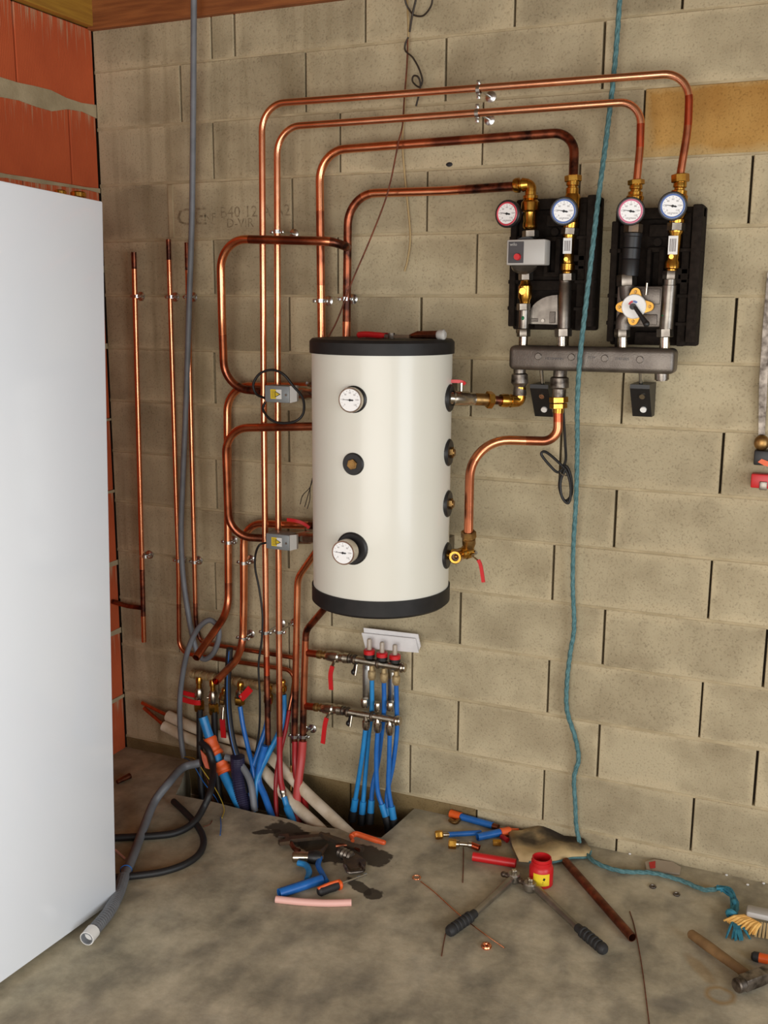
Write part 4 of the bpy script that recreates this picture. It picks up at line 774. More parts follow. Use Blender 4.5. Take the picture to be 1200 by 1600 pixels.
# folded papers tucked behind the flow meters
for k, (pts, lb) in enumerate((([(568, 981, .040), (653, 991, .040), (657, 1010, .045), (653, 1019, .046), (570, 1008, .046)], 'rear white folded leaflet tucked behind the flow meters'), ([(565, 989, .050), (649, 998, .050), (654, 1020, .056), (571, 1013, .056)], 'front white folded leaflet tucked behind the flow meters'))):
    o = B().slab(PP(pts), (0, .004, 0)).build('leaflet', 'paper', smooth=0); tag(o, lb, 'paper', 'leaflets under the tank')

# ------------------------------------------------------------ conduits, hoses and tubes at the foot of the wall
cable(PP([(303, -25, .10), (302, 150, .075), (300, 330, .065), (296, 460, .06), (291, 620, .055), (286, 740, .055), (283, 830, .055), (286, 900, .06), (296, 970, .07), (307, 1016, .075), (320, 1030, .08), (336, 1016, .085), (342, 985, .085), (328, 969, .09), (309, 983, .10), (295, 1012, .11), (286, 1050, .11), (281, 1095, .11), (282, 1145, .11), (287, 1184, .12)]), .0105, 'grey conduit hanging from the ceiling down the wall with one loop', 'grey_conduit', 'conduit', 12, 'conduit')
for pts, m_, lb in (([(286, 1182), (304, 1186), (318, 1205), (338, 1235), (350, 1262), (347, 1278)], 'yellow_cable', 'thin yellow wire trailing from the conduit end over the pit'), ([(286, 1183), (300, 1192), (318, 1222), (340, 1252), (345, 1285), (344, 1305)], 'blue_pex', 'thin blue wire trailing from the conduit end'), ([(287, 1182), (308, 1190), (326, 1225), (334, 1260), (330, 1285), (318, 1292)], 'rust', 'thin brown wire trailing from the conduit end')):
    n = len(pts); cable([P(u, v, .12 + .18 * (i / (n - 1))) if i < n - 2 else F(u, v, .004) for i, (u, v) in enumerate(pts)], .0018, lb, m_, 'wire', 6, 'wire')
# white insulated pipes running into the pit
for pts, lb, ce in (([(262, 1118, .045), (305, 1138, .05), (350, 1152, .055), (400, 1166, .06), (440, 1200, .09), (480, 1240, .13), (520, 1278, .2), (555, 1312, .26)], 'upper white insulated pipe slanting down into the pit', [(222, 1098, .03), (266, 1120, .045)]), ([(256, 1134, .06), (300, 1156, .07), (350, 1172, .08), (395, 1188, .09), (430, 1225, .12), (465, 1262, .17), (500, 1295, .23), (520, 1318, .27)], 'lower white insulated pipe slanting down into the pit', [(225, 1106, .04), (262, 1138, .06)])):
    o = cable(PP(pts), .0215, lb, 'insulation_white', 'insulated_pipe', 14, 'pipe', 'white insulated pipes'); pipe(PP(ce), .0075, .1, '', 'copper_heat', hollow=.8, parent=o, name='copper_end')
ctr = [0]
def hose(pts, r, label, m_, name='hose', cat='hose', seg=12): return cable(PP(pts), r, label, m_, name, seg, cat)
hose([(312, 1108, .08), (312, 1150, .09), (313, 1200, .12), (316, 1260, .16)], .0125, 'black hose below the first small valve', 'rubber_black'); hose([(335, 1112, .08), (336, 1150, .09), (339, 1200, .12), (345, 1262, .16)], .0125, 'black hose below the second small valve', 'rubber_black')
hose([(359, 1013, .13), (356, 1060, .13), (357, 1110, .13), (363, 1155, .14), (374, 1195, .16), (384, 1240, .19)], .0125, 'black hose rising behind the open copper bend, with blue stripe', 'rubber_black')
o = bpy.data.objects['hose.002'] if 'hose.002' in bpy.data.objects else None
cable([q + V((.004, -.0118, 0)) for q in PP([(359, 1016, .13), (356, 1060, .13), (357, 1110, .13), (363, 1155, .14), (374, 1195, .16), (384, 1240, .19)])], .0016, '', 'blue_pex', 'blue_stripe', 6, parent=o)
hose([(375, 1104, .09), (380, 1135, .10), (388, 1170, .12), (396, 1205, .15), (400, 1262, .18)], .009, 'thin blue hose below the slanted red lever', 'blue_pex')
hose([(443, 1085, .065), (443, 1112, .07), (436, 1145, .10), (418, 1180, .13), (403, 1215, .16), (395, 1268, .20)], .0115, 'blue hose sweeping left from the rightmost small valve', 'blue_pex_pale'); hose([(419, 1112, .075), (416, 1135, .09), (405, 1170, .12), (393, 1210, .15), (388, 1268, .19)], .010, 'blue hose from the valve between the risers', 'blue_pex')
hose([(414, 1165, .14), (406, 1195, .15), (404, 1220, .16), (414, 1245, .18), (428, 1285, .22)], .0125, 'thick blue hose below the outermost riser, bending right into the pit', 'blue_pex')
hose([(452, 1110, .065), (446, 1140, .08), (437, 1180, .11), (431, 1225, .14), (433, 1290, .2)], .0085, 'thin red hose slanting behind the second riser', 'red_pex')
o = hose([(437, 1150, .13), (437, 1185, .14), (438, 1215, .16), (442, 1236, .175)], .011, 'red hose below the second riser with metal coupling to blue', 'red_pex'); B().lathe(P(440, 1226, .168), P(444, 1247, .18), [(0, .009), (.3, .010), (.4, .0125), (.6, .0125), (.7, .010), (1, .010)], 14).build('coupling', 'nickel', o)
B().tube(spl(PP([(444, 1245, .18), (449, 1262, .19), (456, 1280, .21), (460, 1295, .22)]), 6), [.011] * 6 + [.0145] * 13, 12).build('blue_end', 'blue_pex_pale', o)
hose([(461, 1158, .08), (461, 1190, .09), (463, 1225, .12), (466, 1290, .18)], .0115, 'red hose below the copper pipe at the tank foot', 'red_pex'); o = hose([(473, 1158, .08), (471, 1185, .09), (467, 1215, .115), (464, 1250, .15), (466, 1296, .20)], .016, 'thick pink-red hose below the sooty pipe', 'pink_pex'); hose([(474, 1232, .10), (477, 1260, .14), (482, 1298, .19)], .013, 'short red hose stub behind the thick pink-red one', 'red_pex')
hose([(455, 1196, .10), (455, 1230, .11), (453, 1262, .13)], .005, 'thin brass-ended tube between the red hoses', 'brass_old', 'tube', 'tube')
# blue pipe wrapped in orange tape
o = hose([(317, 1120, .15), (326, 1148, .155), (338, 1180, .165), (350, 1210, .18), (365, 1240, .20), (382, 1275, .23)], .018, 'blue pipe wrapped with orange tape leaning out of the pit', 'blue_pex_pale', 'taped_pipe', 'pipe', 16)
def tape(pts, r, sd):
    rg = random.Random(sd); path = resample(spl(PP(pts), 6), .006); return B().tube(path, [r * (1 + .16 * rg.random()) for _ in path], 12).build('tape_wrap', 'orange_tape', o)
tape([(327, 1152, .155), (333, 1168, .16), (340, 1180, .165)], .0235, 1); tape([(344, 1190, .17), (350, 1203, .175), (352, 1208, .178)], .0255, 2)
B().slab(PP([(313, 1172, .155), (322, 1182, .15), (327, 1202, .155), (321, 1200, .16), (316, 1188, .16)]), (0, .004, 0)).build('tape_flap', 'orange_tape', o); B().slab(PP([(348, 1186, .15), (356, 1184, .15), (354, 1200, .155), (346, 1208, .16)]), (0, .004, 0)).build('tape_flap', 'orange_tape', o)
# corrugated purple sleeve
path = resample(spl(PP([(371, 1182, .17), (372, 1205, .17), (376, 1235, .19), (384, 1275, .22)]), 8), .0035); o = B().tube(path, [.025 if k % 2 else .0275 for k in range(len(path))], 14).build('corrugated_sleeve', 'purple_sleeve', smooth=0); tag(o, 'dark purple corrugated sleeve standing in the pit', 'sleeve')
path = [P(312, 1192, .2), P(285, 1200, .24)] + FF([(262, 1225, .10), (240, 1255, .05), (222, 1300, .02), (205, 1345, .018), (193, 1372, .02)])
cable(path, .0155, 'thick grey conduit arching out of the pit to the white cabinet', 'grey_conduit', 'conduit', 14, 'conduit')
path = resample(spl([q + V((.022 * k, 0, 0)) for q, k in zip(FF([(193, 1370, .02), (179, 1395, .022), (160, 1423, .024), (140, 1447, .024), (126, 1464, .022)]), (0, .6, 1, 1, 1))], 8), .004); n = len(path); o = B().tube(path, [(.0185 + .001 * (k % 2)) for k in range(n)], 14, hollow=.8).build('conduit_end', 'grey_conduit', smooth=0); tag(o, 'ribbed grey conduit end with white collar lying against the cabinet foot', 'conduit')
B().tube(path[-7:], .0215, 14, hollow=.85).build('collar', 'white_plastic', o, 'pale collar on the conduit end'); e = F(197, 1360, .019); B().torus(e, (path[1] - path[0]), .0185, .0016, 18, 6).build('tie', 'blue_pex', o, 'blue tie')
hose([(352, 1183, .17), (366, 1187, .165), (380, 1200, .17), (392, 1225, .19), (398, 1268, .22)], .013, 'grey conduit curving behind the purple sleeve', 'grey_conduit', 'conduit', 'conduit')
path = PP([(314, 1160, .185), (326, 1172, .20), (333, 1198, .22)]) + FF([(329, 1235, .10), (318, 1262, .05), (302, 1286, .022), (275, 1301, .013), (240, 1306, .013), (182, 1309, .013), (150, 1312, .013)])
cable(path, .0125, 'black hose looping over the pit edge toward the white cabinet', 'rubber_black', 'hose', 12, 'hose')
cable(FF([(271, 1252, .014), (290, 1270, .014), (308, 1290, .014), (318, 1312, .013), (312, 1333, .013), (290, 1350, .013), (255, 1362, .013), (215, 1368, .013), (170, 1372, .013)]), .0115, 'black hose curling on the floor behind the conduit end', 'rubber_black', 'hose', 12, 'hose')

# ------------------------------------------------------------ teal rope: three twisted strands
def rope(pts, R, r, label, turns=70.):
    path = resample(spl(pts, 12), .008); t = thing('rope', path[-1], label, 'rope'); L = 0.
    fr = []; x, y, _ = frame(path[1] - path[0])
    for i, q in enumerate(path):
        tg = (path[min(i + 1, len(path) - 1)] - path[max(i - 1, 0)]).normalized(); x = (x - tg * x.dot(tg)).normalized(); y = tg.cross(x); L += (q - path[i - 1]).length if i else 0; fr.append((q, x.copy(), y.copy(), L))
    for s_ in range(3):
        B().tube([q + (a * math.cos(l * turns + s_ * 2.094) + c * math.sin(l * turns + s_ * 2.094)) * R for q, a, c, l in fr], r, 6).build('strand', 'rope_teal', t, smooth=60)
    return t
rp = rope(PP([(969, -12, .06), (964, 60, .05), (958, 128, .05), (953, 170, .055), (945, 235, .09), (935, 310, .145), (922, 420, .185), (912, 505, .195), (906, 560, .20), (902, 630, .16), (902, 700, .10), (900, 780, .06), (896, 850, .04), (895, 915, .03), (897, 980, .022), (891, 1020, .02), (886, 1065, .02), (886, 1110, .02), (898, 1150, .02), (904, 1185, .02), (897, 1215, .02), (899, 1260, .02), (901, 1295, .022)]) + FF([(910, 1325, .012), (930, 1347, .011), (970, 1361, .011), (1020, 1364, .011), (1065, 1376, .011), (1100, 1390, .012), (1125, 1388, .013)]),   .0034, .0048, 'teal twisted rope hanging from the top down the wall and across the floor', 62.)
rg = random.Random(3); kn = thing('rope_knot', F(1148, 1420), 'frayed blue knotted end of the teal rope beside the brush', 'rope')
base = FF([(1122, 1389, .015), (1137, 1394, .02), (1148, 1410, .022), (1145, 1432, .022)])
for k in range(7): j = lambda s_: V((rg.uniform(-s_, s_), rg.uniform(-s_, s_), rg.uniform(-s_ * .3, s_ * .8))); B().tube(spl([q + j(.010) for q in base], 6), .0045, 6).build('strand', 'rope_blue', kn)
B().torus(F(1144, 1430, .02), (.4, .8, .3), .014, .008, 16, 8).build('knot', 'rope_blue', kn); B().torus(F(1149, 1414, .02), (.9, .3, .3), .013, .007, 16, 8).build('knot', 'rope_blue', kn)
for k in range(14):
    e = F(1133 + rg.random() * 44, 1464 + rg.random() * 8, .004); s0 = F(1143 + rg.random() * 10, 1436, .016); B().tube(spl([s0, (s0 + e) / 2 + V((0, 0, .006)), e], 4), [.003, .0032, .0034, .0036, .0036, .0036, .0034, .003, .0022], 5).build('frayed_fibre', 'rope_blue', kn)

# ------------------------------------------------------------ wires hanging in front of the wall
cable(PP([(652, -10, .05), (644, 25, .04), (640, 50, .03)]), .0035, 'dark wire coming from above at the top of the wall', 'wire_dark', 'wire', 6, 'wire')
cable(PP([(676, -12, .05), (674, 8, .04), (662, 24, .03), (648, 24, .03), (640, 16, .03), (634, 4, .04), (632, -12, .05)]), .003, 'dark wire loop at the top of the wall', 'wire_dark', 'wire', 6, 'wire')
cable(PP([(638, 58, .03), (633, 70, .03), (634, 80, .03), (645, 90, .03), (655, 108, .03), (660, 126, .03), (655, 136, .03), (645, 128, .035), (646, 119, .035), (653, 120, .035), (657, 132, .03), (654, 150, .03), (650, 166, .03)]), .003, 'dark knotted wire tail above the top pipe', 'wire_dark', 'wire', 6, 'wire')
cable(PP([(637, 60, .03), (636, 100, .03), (632, 150, .04), (629, 195, .08), (622, 225, .10), (606, 300, .12), (580, 370, .13), (550, 440, .13), (528, 498, .14), (513, 527, .15)]), .0026, 'thin brown wire slanting from the top pipes down to the tank', 'rust', 'wire', 6, 'wire')
cable(PP([(636, -10, .02), (638, 60, .018), (633, 150, .018), (629, 220, .016), (632, 270, .014), (637, 320, .014), (641, 370, .014), (637, 405, .014), (632, 424, .016)]), .0032, 'pale beige cord hanging behind the pipes', 'wire_beige', 'cord', 6, 'cord')
t = thing('frayed_wires', P(490, 730, .12), 'dark frayed wire ends poking out left of the tank', 'wire')
for k, (u, v) in enumerate(((469, 788), (476, 792), (480, 795))): B().tube(spl(PP([(500, 700, .10), (491, 738, .12), (485, 760, .13), (u + 4, v - 14, .13), (u, v, .13)]), 5), .0016, 5).build('wire_strand', 'wire_dark', t)

# ------------------------------------------------------------ tools on the tank lid
zt_ = 1.718
def TL(u, dy=.05): # point on the lid
    r = ray(u, 530); q = CAM + r * ((-.33 - dy - CAM.y) / r.y); return V((q.x, q.y, zt_))
t = thing('pliers', TL(590), 'pliers with red handles lying on the tank lid', 'pliers'); a = TL(558); c = TL(602); z_ = V((0, 0, .010))
B().tube(spl([a + z_, a + (c - a) * .3 + z_ * 1.3, a + (c - a) * .7 + z_ * 1.1, c + z_], 6), [.005] + [.0095] * 14 + [.009, .008, .007, .006], 10).build('handle', 'red_plastic', t); B().tube(spl([a + z_ + V((.01, .04, 0)), a + (c - a) * .4 + V((0, .045, .010)), c + V((0, .01, .010))], 6), .009, 10).build('handle', 'red_dark', t)
e = TL(640); B().slab([c + V((0, -.008, .004)), e + V((0, -.004, .004)), e + V((0, .008, .004)), c + V((0, .012, .004))], (0, 0, .010)).build('jaws', 'iron_dark', t); B().cyl(c + V((.02, 0, .002)), c + V((.02, 0, .018)), .011).build('pivot', 'iron_worn', t)
t = thing('scraper', TL(670, .02), 'short tool with pale round end lying on the right of the tank lid', 'tool'); a, c, e = TL(640, .02), TL(683, .02), TL(696, .02)
B().tube([a + V((0, 0, .008)), a + (c - a) * .3 + V((0, 0, .013)), c + V((0, 0, .014))], [.006, .012, .013], 10).build('grip', 'copper_dark', t); B().lathe(c + V((0, 0, .014)), e + V((0, 0, .014)), [(0, .012), (.3, .0165), (.8, .0165), (1, .010)], 16).build('end_cap', 'grey_light', t)

# ------------------------------------------------------------ worn strap with red catch at the right edge
t = thing('hanging_strap', P(1192, 768, .02), 'worn metal strap with black and red catch hanging at the right edge', 'strap')
B().slab(PP([(1199, 425, .012), (1207, 425, .012), (1203, 520, .014), (1199, 600, .016), (1195, 682, .02), (1185, 682, .02), (1186, 600, .016), (1191, 520, .014)]), (0, .006, 0)).build('strap', 'iron_worn', t, smooth=0)
B().ball(P(1190, 692, .03), .022, (1, .8, 1.1)).build('clip', 'brass_old', t)
a, c = P(1179, 703, .03), P(1212, 728, .03); B().box(((a.x + c.x) / 2, -.02, (a.z + c.z) / 2), (c.x - a.x, .04, a.z - c.z), bev=.004).build('catch_body', 'plastic_black', t); a, c = P(1174, 740, .035), P(1215, 765, .035); B().box(((a.x + c.x) / 2, -.02, (a.z + c.z) / 2), (c.x - a.x, .034, a.z - c.z), bev=.004).build('red_block', 'red_plastic', t); a, c = P(1187, 752, .037), P(1198, 766, .037); B().box(((a.x + c.x) / 2, -.037, (a.z + c.z) / 2), (c.x - a.x, .008, a.z - c.z), bev=.002).build('inset', 'steel', t)
B().slab(PP([(1184, 722, .042), (1190, 717, .042), (1203, 722, .042), (1205, 730, .042), (1195, 728, .042)]), (0, .003, 0)).build('orange_mark', 'orange', t)

# ------------------------------------------------------------ on the floor, right of the pit
def ftube(a, c, r, m_, name, parent, hollow=0., label=None, seg=14, za=None, zc=None): return B().tube([F(*a, r if za is None else za), F(*c, r if zc is None else zc)], r, seg, hollow=hollow).build(name, m_, parent, label)
def flathe(a, c, prof, m_, name, parent, z, seg=18, label=None): return B().lathe(F(*a, z), F(*c, z), prof, seg).build(name, m_, parent, label)
t = thing('pipe_fitting', F(740, 1280), 'blue pipe offcut with orange cap, rearmost on the floor by the wall', 'pipe fitting', 'pipe offcuts by the wall')
ftube((717, 1275), (770, 1290), .0125, 'blue_pex', 'pipe', t, .8); ftube((704, 1271), (720, 1276), .0150, 'orange', 'cap', t, .8, za=.015, zc=.015); ftube((769, 1290), (779, 1293), .0105, 'copper_dark', 'stub', t, za=.0125, zc=.0125)
t = thing('pipe_fitting', F(715, 1305), 'blue pipe piece with brass nut pointing left', 'pipe fitting', 'pipe offcuts by the wall')
ftube((700, 1304), (752, 1301), .0095, 'blue_pex', 'pipe', t, .8, za=.013, zc=.013); flathe((680, 1305), (692, 1304), [(0, .013), (.2, .015), (.8, .015), (1, .012)], 'brass', 'nut', t, .015, 6); flathe((690, 1304), (702, 1304), [(0, .008), (1, .008)], 'nickel', 'sleeve', t, .014)
t = thing('pipe_fitting', F(775, 1305), 'blue pipe piece with pointed orange cap beside the leather pad', 'pipe fitting', 'pipe offcuts by the wall')
ftube((746, 1308), (785, 1300), .0135, 'blue_pex', 'pipe', t, .8); B().lathe(F(782, 1301, .0145), F(810, 1296, .012), [(0, .0155), (.5, .0155), (.6, .010), (1, .004)], 14).build('cap', 'orange_tape', t); ftube((784, 1307), (793, 1313), .009, 'red_dark', 'stub', t)
t = thing('brass_fitting', F(722, 1320), 'brass compression fitting with copper end in front of the blue offcuts', 'fitting')
flathe((701, 1318), (713, 1319), [(0, .0155), (.15, .017), (.85, .017), (1, .0155)], 'brass', 'nut', t, .0165, 6); flathe((712, 1318), (737, 1320), [(0, .013), (.2, .013), (.25, .008), (.75, .008), (.8, .011), (1, .011)], 'nickel', 'threaded_body', t, .0165); ftube((736, 1320), (749, 1325), .011, 'copper_red', 'copper_end', t, .8, za=.015)
t = thing('brass_nut', F(776, 1317), 'small loose brass nut left of the leather pad', 'nut'); B().hexn(F(770, 1317, .011), F(783, 1317, .011), .012).build('nut', 'brass', t)
t = thing('brass_elbow', F(713, 1284), 'small dull brass elbow behind the blue offcuts', 'fitting'); B().tube(fil([F(703, 1281, .008), F(712, 1287, .008), F(718, 1279, .008)], .01, 4), .008, 10).build('elbow', 'brass_old', t)
t = thing('pipe_sleeve', F(772, 1343), 'ribbed red plastic sleeve lying left of the red pot', 'sleeve'); path = resample(FF([(739, 1338, .0155), (806, 1349, .0155)]), .004); B().tube(path, [.0145 if k % 2 else .0155 for k in range(len(path))], 14, hollow=.8).build('ribbed_tube', 'red_plastic', t)
# flux pot
pb = F(845, 1380); t = thing('flux_pot', pb, 'small open red pot with yellow label standing before the leather pad', 'pot'); Z = lambda h: pb + V((0, 0, h)); s_ = (F(863, 1375) - F(826, 1375)).length / 2
pot = B().lathe(Z(0), Z(.1), [(0, s_ * .93), (.03, s_), (.58, s_), (.66, s_ * .90), (.70, s_ * .80), (.92, s_ * .80), (.92, s_ * .72), (.45, s_ * .68)], 36).build('pot', 'red_plastic', t); B().lathe(Z(.076), Z(.082), [(0, s_ * .80), (0, s_ * .86), (1, s_ * .86), (1, s_ * .80)], 36, False).build('rim', 'red_plastic', pot)
vd = V((CAM.x - pb.x, CAM.y - pb.y, 0)).normalized(); sd_ = V((0, 0, 1)).cross(vd); b = B(); fa = [math.radians(-38 + 80 * k / 8) for k in range(9)]
lo_ = [pb + (vd * math.cos(a) + sd_ * math.sin(a)) * (s_ + .0008) + V((0, 0, .012)) for a in fa]; hi_ = [q + V((0, 0, .040)) for q in lo_]
vl = [b.bm.verts.new(q) for q in lo_]; vh = [b.bm.verts.new(q) for q in hi_]
for k in range(8): b.bm.faces.new((vl[k], vl[k + 1], vh[k + 1], vh[k]))
b.build('label', 'yellow', pot, 'yellow paper label'); q = pb + (vd * math.cos(.25) + sd_ * math.sin(.25)) * (s_ + .0016); B().box(q + V((0, 0, .036)), (.006, .002, .008), M.Rotation(.4, 3, 'Y')).box(q + V((-.008, 0, .026)), (.012, .002, .002)).box(q + V((-.008, 0, .021)), (.010, .002, .002)).build('label_print', 'print_black', pot, smooth=0)
# scorched leather pad
out_ = [(795, 1305), (800, 1330), (810, 1354), (826, 1356), (850, 1352), (868, 1351), (893, 1345), (918, 1342), (923, 1335), (912, 1322), (902, 1314), (885, 1310), (862, 1296), (845, 1298), (832, 1301), (812, 1303)]
def pad_z(q): return .020 + .010 * math.sin(q.x * 38) * math.cos(q.y * 30)
b = B(); cen = F(858, 1326); rings = []
for f in (1., .85, .6, .3):
    rings.append([cen + (F(u, v) - cen) * f for u, v in out_])
vt = [[b.bm.verts.new((q.x, q.y, pad_z(q) + .006 * (f_ < 1))) for q in rg_] for rg_, f_ in zip(rings, (1, .85, .6, .3))]; vb = [b.bm.verts.new((q.x, q.y, max(.001, pad_z(q) - .008))) for q in rings[0]]; cv = b.bm.verts.new((cen.x, cen.y, pad_z(cen) + .008)); n = len(out_)
for r0, r1 in zip(vt, vt[1:]):
    for k in range(n): b.bm.faces.new((r0[k], r0[(k + 1) % n], r1[(k + 1) % n], r1[k]))
for k in range(n): b.bm.faces.new((vt[3][k], vt[3][(k + 1) % n], cv)); b.bm.faces.new((vb[k], vb[(k + 1) % n], vt[0][(k + 1) % n], vt[0][k]))
b.bm.faces.new(vb[::-1]); pad = b.build('leather_pad', 'leather_burnt', smooth=70); tag(pad, 'scorched tan leather pad lying by the wall under the rope', 'pad')
B().tube(spl([V((q.x, q.y, pad_z(q) - .006)) for q in (F(*x) for x in out_[3:9])], 4), .0042, 6).build('edge_piping', 'rope_teal', pad, 'blue edge of the pad'); B().tube(spl([V((q.x, q.y, pad_z(q) - .004)) for q in (F(*x) for x in out_[0:3])], 4), .0035, 6).build('edge_piping', 'iron_dark', pad)
# copper pipe on the floor
o = B().tube([F(884, 1346, .0135), F(988, 1465, .0135)], .0135, 18, hollow=.86).build('copper_tube', 'copper_dark'); tag(o, 'old brown copper pipe lying on the floor, its open end toward the camera', 'pipe')
# two long-handled wrenches
def wrench(grip, neck, head, jaw, label):
    t = thing('ratchet_wrench', F(*neck), label, 'wrench', 'ratchet wrenches on the floor'); g0, g1 = F(*grip[0], .017), F(*grip[1], .016); n0 = F(*neck, .016); h0 = F(*head, .017)
    b = B(); prof = [(0, .010), (.05, .016)]
    for k in range(6): prof += [(.1 + k * .13, .0175), (.16 + k * .13, .0175), (.175 + k * .13, .0135), (.21 + k * .13, .0135)]
    b.lathe(g0, g1, prof + [(1, .013)], 16); b.build('grip', 'grip_black', t, 'black rubber grip'); B().lathe(g1, n0, [(0, .011), (.1, .0105), (1, .013)], 12).build('shaft', 'wrench_steel', t)
    ax = (h0 - n0).normalized(); sd = V((0, 0, 1)).cross(ax)
    B().lathe(h0 - V((0, 0, .015)), h0 + V((0, 0, .013)), [(0, .018), (.15, .021), (.85, .021), (1, .018)], 20).tube([n0, h0], .0115, 10).build('ratchet_head', 'wrench_steel', t)
    B().box(h0 + V((0, 0, .018)), (.014, .014, .014), M.Rotation(.5, 3, 'Z'), bev=.001).build('square_drive', 'nickel', t); j0, j1 = F(*jaw, .018), h0; B().tube([j1, j0], [.011, .008], 10).ball(j0, .010).build('jaw', 'iron_dark', t)
wrench(((700, 1457), (742, 1427)), (795, 1378), (803, 1370), (787, 1366), 'left wrench of the pair with black grip, pointing to lower left'); wrench(((946, 1486), (902, 1449)), (840, 1390), (828, 1384), (813, 1376), 'right wrench of the pair with black grip, pointing to lower right')
# solder wire with ring, loose bits
t = thing('brazing_wire', F(700, 1410), 'thin copper brazing wire with ringed end passing under the left wrench', 'wire'); B().tube(spl(FF([(657, 1377, .003), (680, 1395, .003), (715, 1427, .003), (755, 1458, .003), (788, 1481, .003)]), 6), .0016, 6).build('wire', 'copper', t); B().torus(F(651, 1371, .003), (0, 0, 1), .0125, .002, 24, 6).build('ring', 'copper', t)
o = B().torus(F(760, 1478, .004), (0, 0, 1), .0105, .0055, 18, 8).build('copper_olive', 'copper'); tag(o, 'small copper olive ring lying below the left wrench', 'ring'); 
for pts, lb in (([(724, 1324), (724, 1350), (723, 1379)], 'short rusty wire below the brass fitting'), ([(697, 1455), (693, 1475), (690, 1494)], 'short rusty wire below the left wrench grip'), ([(984, 1424), (992, 1450), (1003, 1510), (1012, 1580), (1016, 1612)], 'long rusty wire running to the bottom edge beside the copper pipe')):
    o = B().tube(spl(FF([(u, v, .0015) for u, v in pts]), 6), .0014, 6).build('rusty_wire', 'rust'); tag(o, lb, 'wire')
for u, v, lb in ((1020, 1385, 'grey washer on the floor nearer the clear packet'), (1057, 1397, 'grey washer on the floor nearer the frayed rope end')): o = B().torus(F(u, v, .003), (0, 0, 1), .0085, .0032, 18, 6).build('washer', 'iron_worn'); tag(o, lb, 'washer', 'loose washers')
t = thing('plastic_packet', F(1035, 1358), 'crumpled clear packet with red corner lying behind the rope', 'packet'); B().slab(FF([(1008, 1349, .002), (1022, 1345, .004), (1050, 1349, .003), (1064, 1357, .002), (1062, 1367, .002), (1035, 1364, .002), (1010, 1361, .002)]), (0, 0, .006)).build('film', 'clear_film', t, smooth=0); B().slab(FF([(1014, 1348, .009), (1024, 1346, .010), (1024, 1356, .009), (1016, 1357, .009)]), (0, 0, .002)).build('red_corner', 'red_plastic', t, smooth=0)
for u, v, lb in ((1135, 1367, 'tiny white chip on the floor near the wall, left of the leaf'), (1168, 1382, 'white crumb on the floor in front of the leaf'), (1193, 1380, 'pale crumb at the right edge by the wall'), (984, 1334, 'white crumb between leather pad and packet')): o = B().ball(F(u, v, .003), .0042, (1.2, 1, .7), 8).build('plaster_crumb', 'white_plastic'); tag(o, lb, 'crumb', 'white plaster crumbs')
o = B().slab(FF([(1165, 1352, .004), (1176, 1358, .012), (1184, 1370, .004), (1178, 1374, .004), (1168, 1368, .01)]), (0, 0, .002)).build('dry_leaf', 'leaf'); tag(o, 'dry yellow leaf at the foot of the wall on the right', 'leaf')
# hammer
t = thing('hammer', F(1140, 1505), 'claw-less hammer with wooden handle at the lower right', 'hammer'); a, c = F(1078, 1458, .018), F(1180, 1532, .024); ax = (c - a).normalized(); b = B(); b.lathe(a, c, [(0, .010), (.02, .014), (.3, .0155), (.7, .0135), (1, .0135)], 14); b.build('handle', 'wood_handle', t)
sd = V((0, 0, 1)).cross(ax); h = F(1178, 1530, .026); e0, e1_ = h - sd * .065, h + sd * .055
B().box((e0 + e1_) / 2, (.034, (e0 - e1_).length * .62, .036), M((ax, sd, V((0, 0, 1)))).transposed(), bev=.003).lathe(h - sd * .03, e0, [(0, .015), (.3, .015), (.4, .020), (.9, .020), (1, .017)], 18).slab([h + sd * .03 + V((0, 0, -.016)) + ax * .016, h + sd * .03 + V((0, 0, -.016)) - ax * .016, h + sd * .03 + V((0, 0, .016)) - ax * .016, h + sd * .03 + V((0, 0, .016)) + ax * .016], sd * .045).build('head', 'iron_worn', t)
# brush
t = thing('hand_brush', F(1180, 1440), 'hand brush with yellow bristles cut by the right edge', 'brush'); a, c = F(1166, 1424, .045), F(1250, 1442, .045); ax = (c - a).normalized(); sd = V((0, 0, 1)).cross(ax)
B().box((a + c) / 2 + V((0, 0, .004)), ((c - a).length, .045, .02), M((ax, sd, V((0, 0, 1)))).transposed(), bev=.008).build('brush_back', 'grey_light', t)
tip0, tip1 = F(1134, 1441, .006), F(1178, 1462, .006)
for k in range(44):
    f = k / 43; s0 = F(1164 + f * 24, 1431 + f * 12, .038); e = tip0 + (tip1 - tip0) * f + V((rg.uniform(-.006, .006), rg.uniform(-.006, .006), rg.uniform(0, .01))); B().tube([s0, (s0 + e) / 2 + V((0, 0, .006)), e], [.005, .0048, .003], 6).build('bristle_tuft', 'bristle', t)
b = B(); [b.tube([F(1185 + k * 5, 1440 + k, .036), F(1180 + k * 6, 1464 + k, .004)], .0035, 5) for k in range(7)]; b.build('pale_bristles', 'wire_beige', t)
t = thing('utility_knife', F(1190, 1496), 'orange and black knife handle cut by the right edge', 'knife'); B().tube(FF([(1178, 1494, .012), (1186, 1496, .013), (1240, 1508, .013)]), [.010, .0135, .0135], 12).build('handle', 'orange', t); B().lathe(F(1174, 1493, .012), F(1186, 1496, .013), [(0, .008), (.3, .0135), (1, .0145)], 14).build('end_cap', 'grip_black', t)
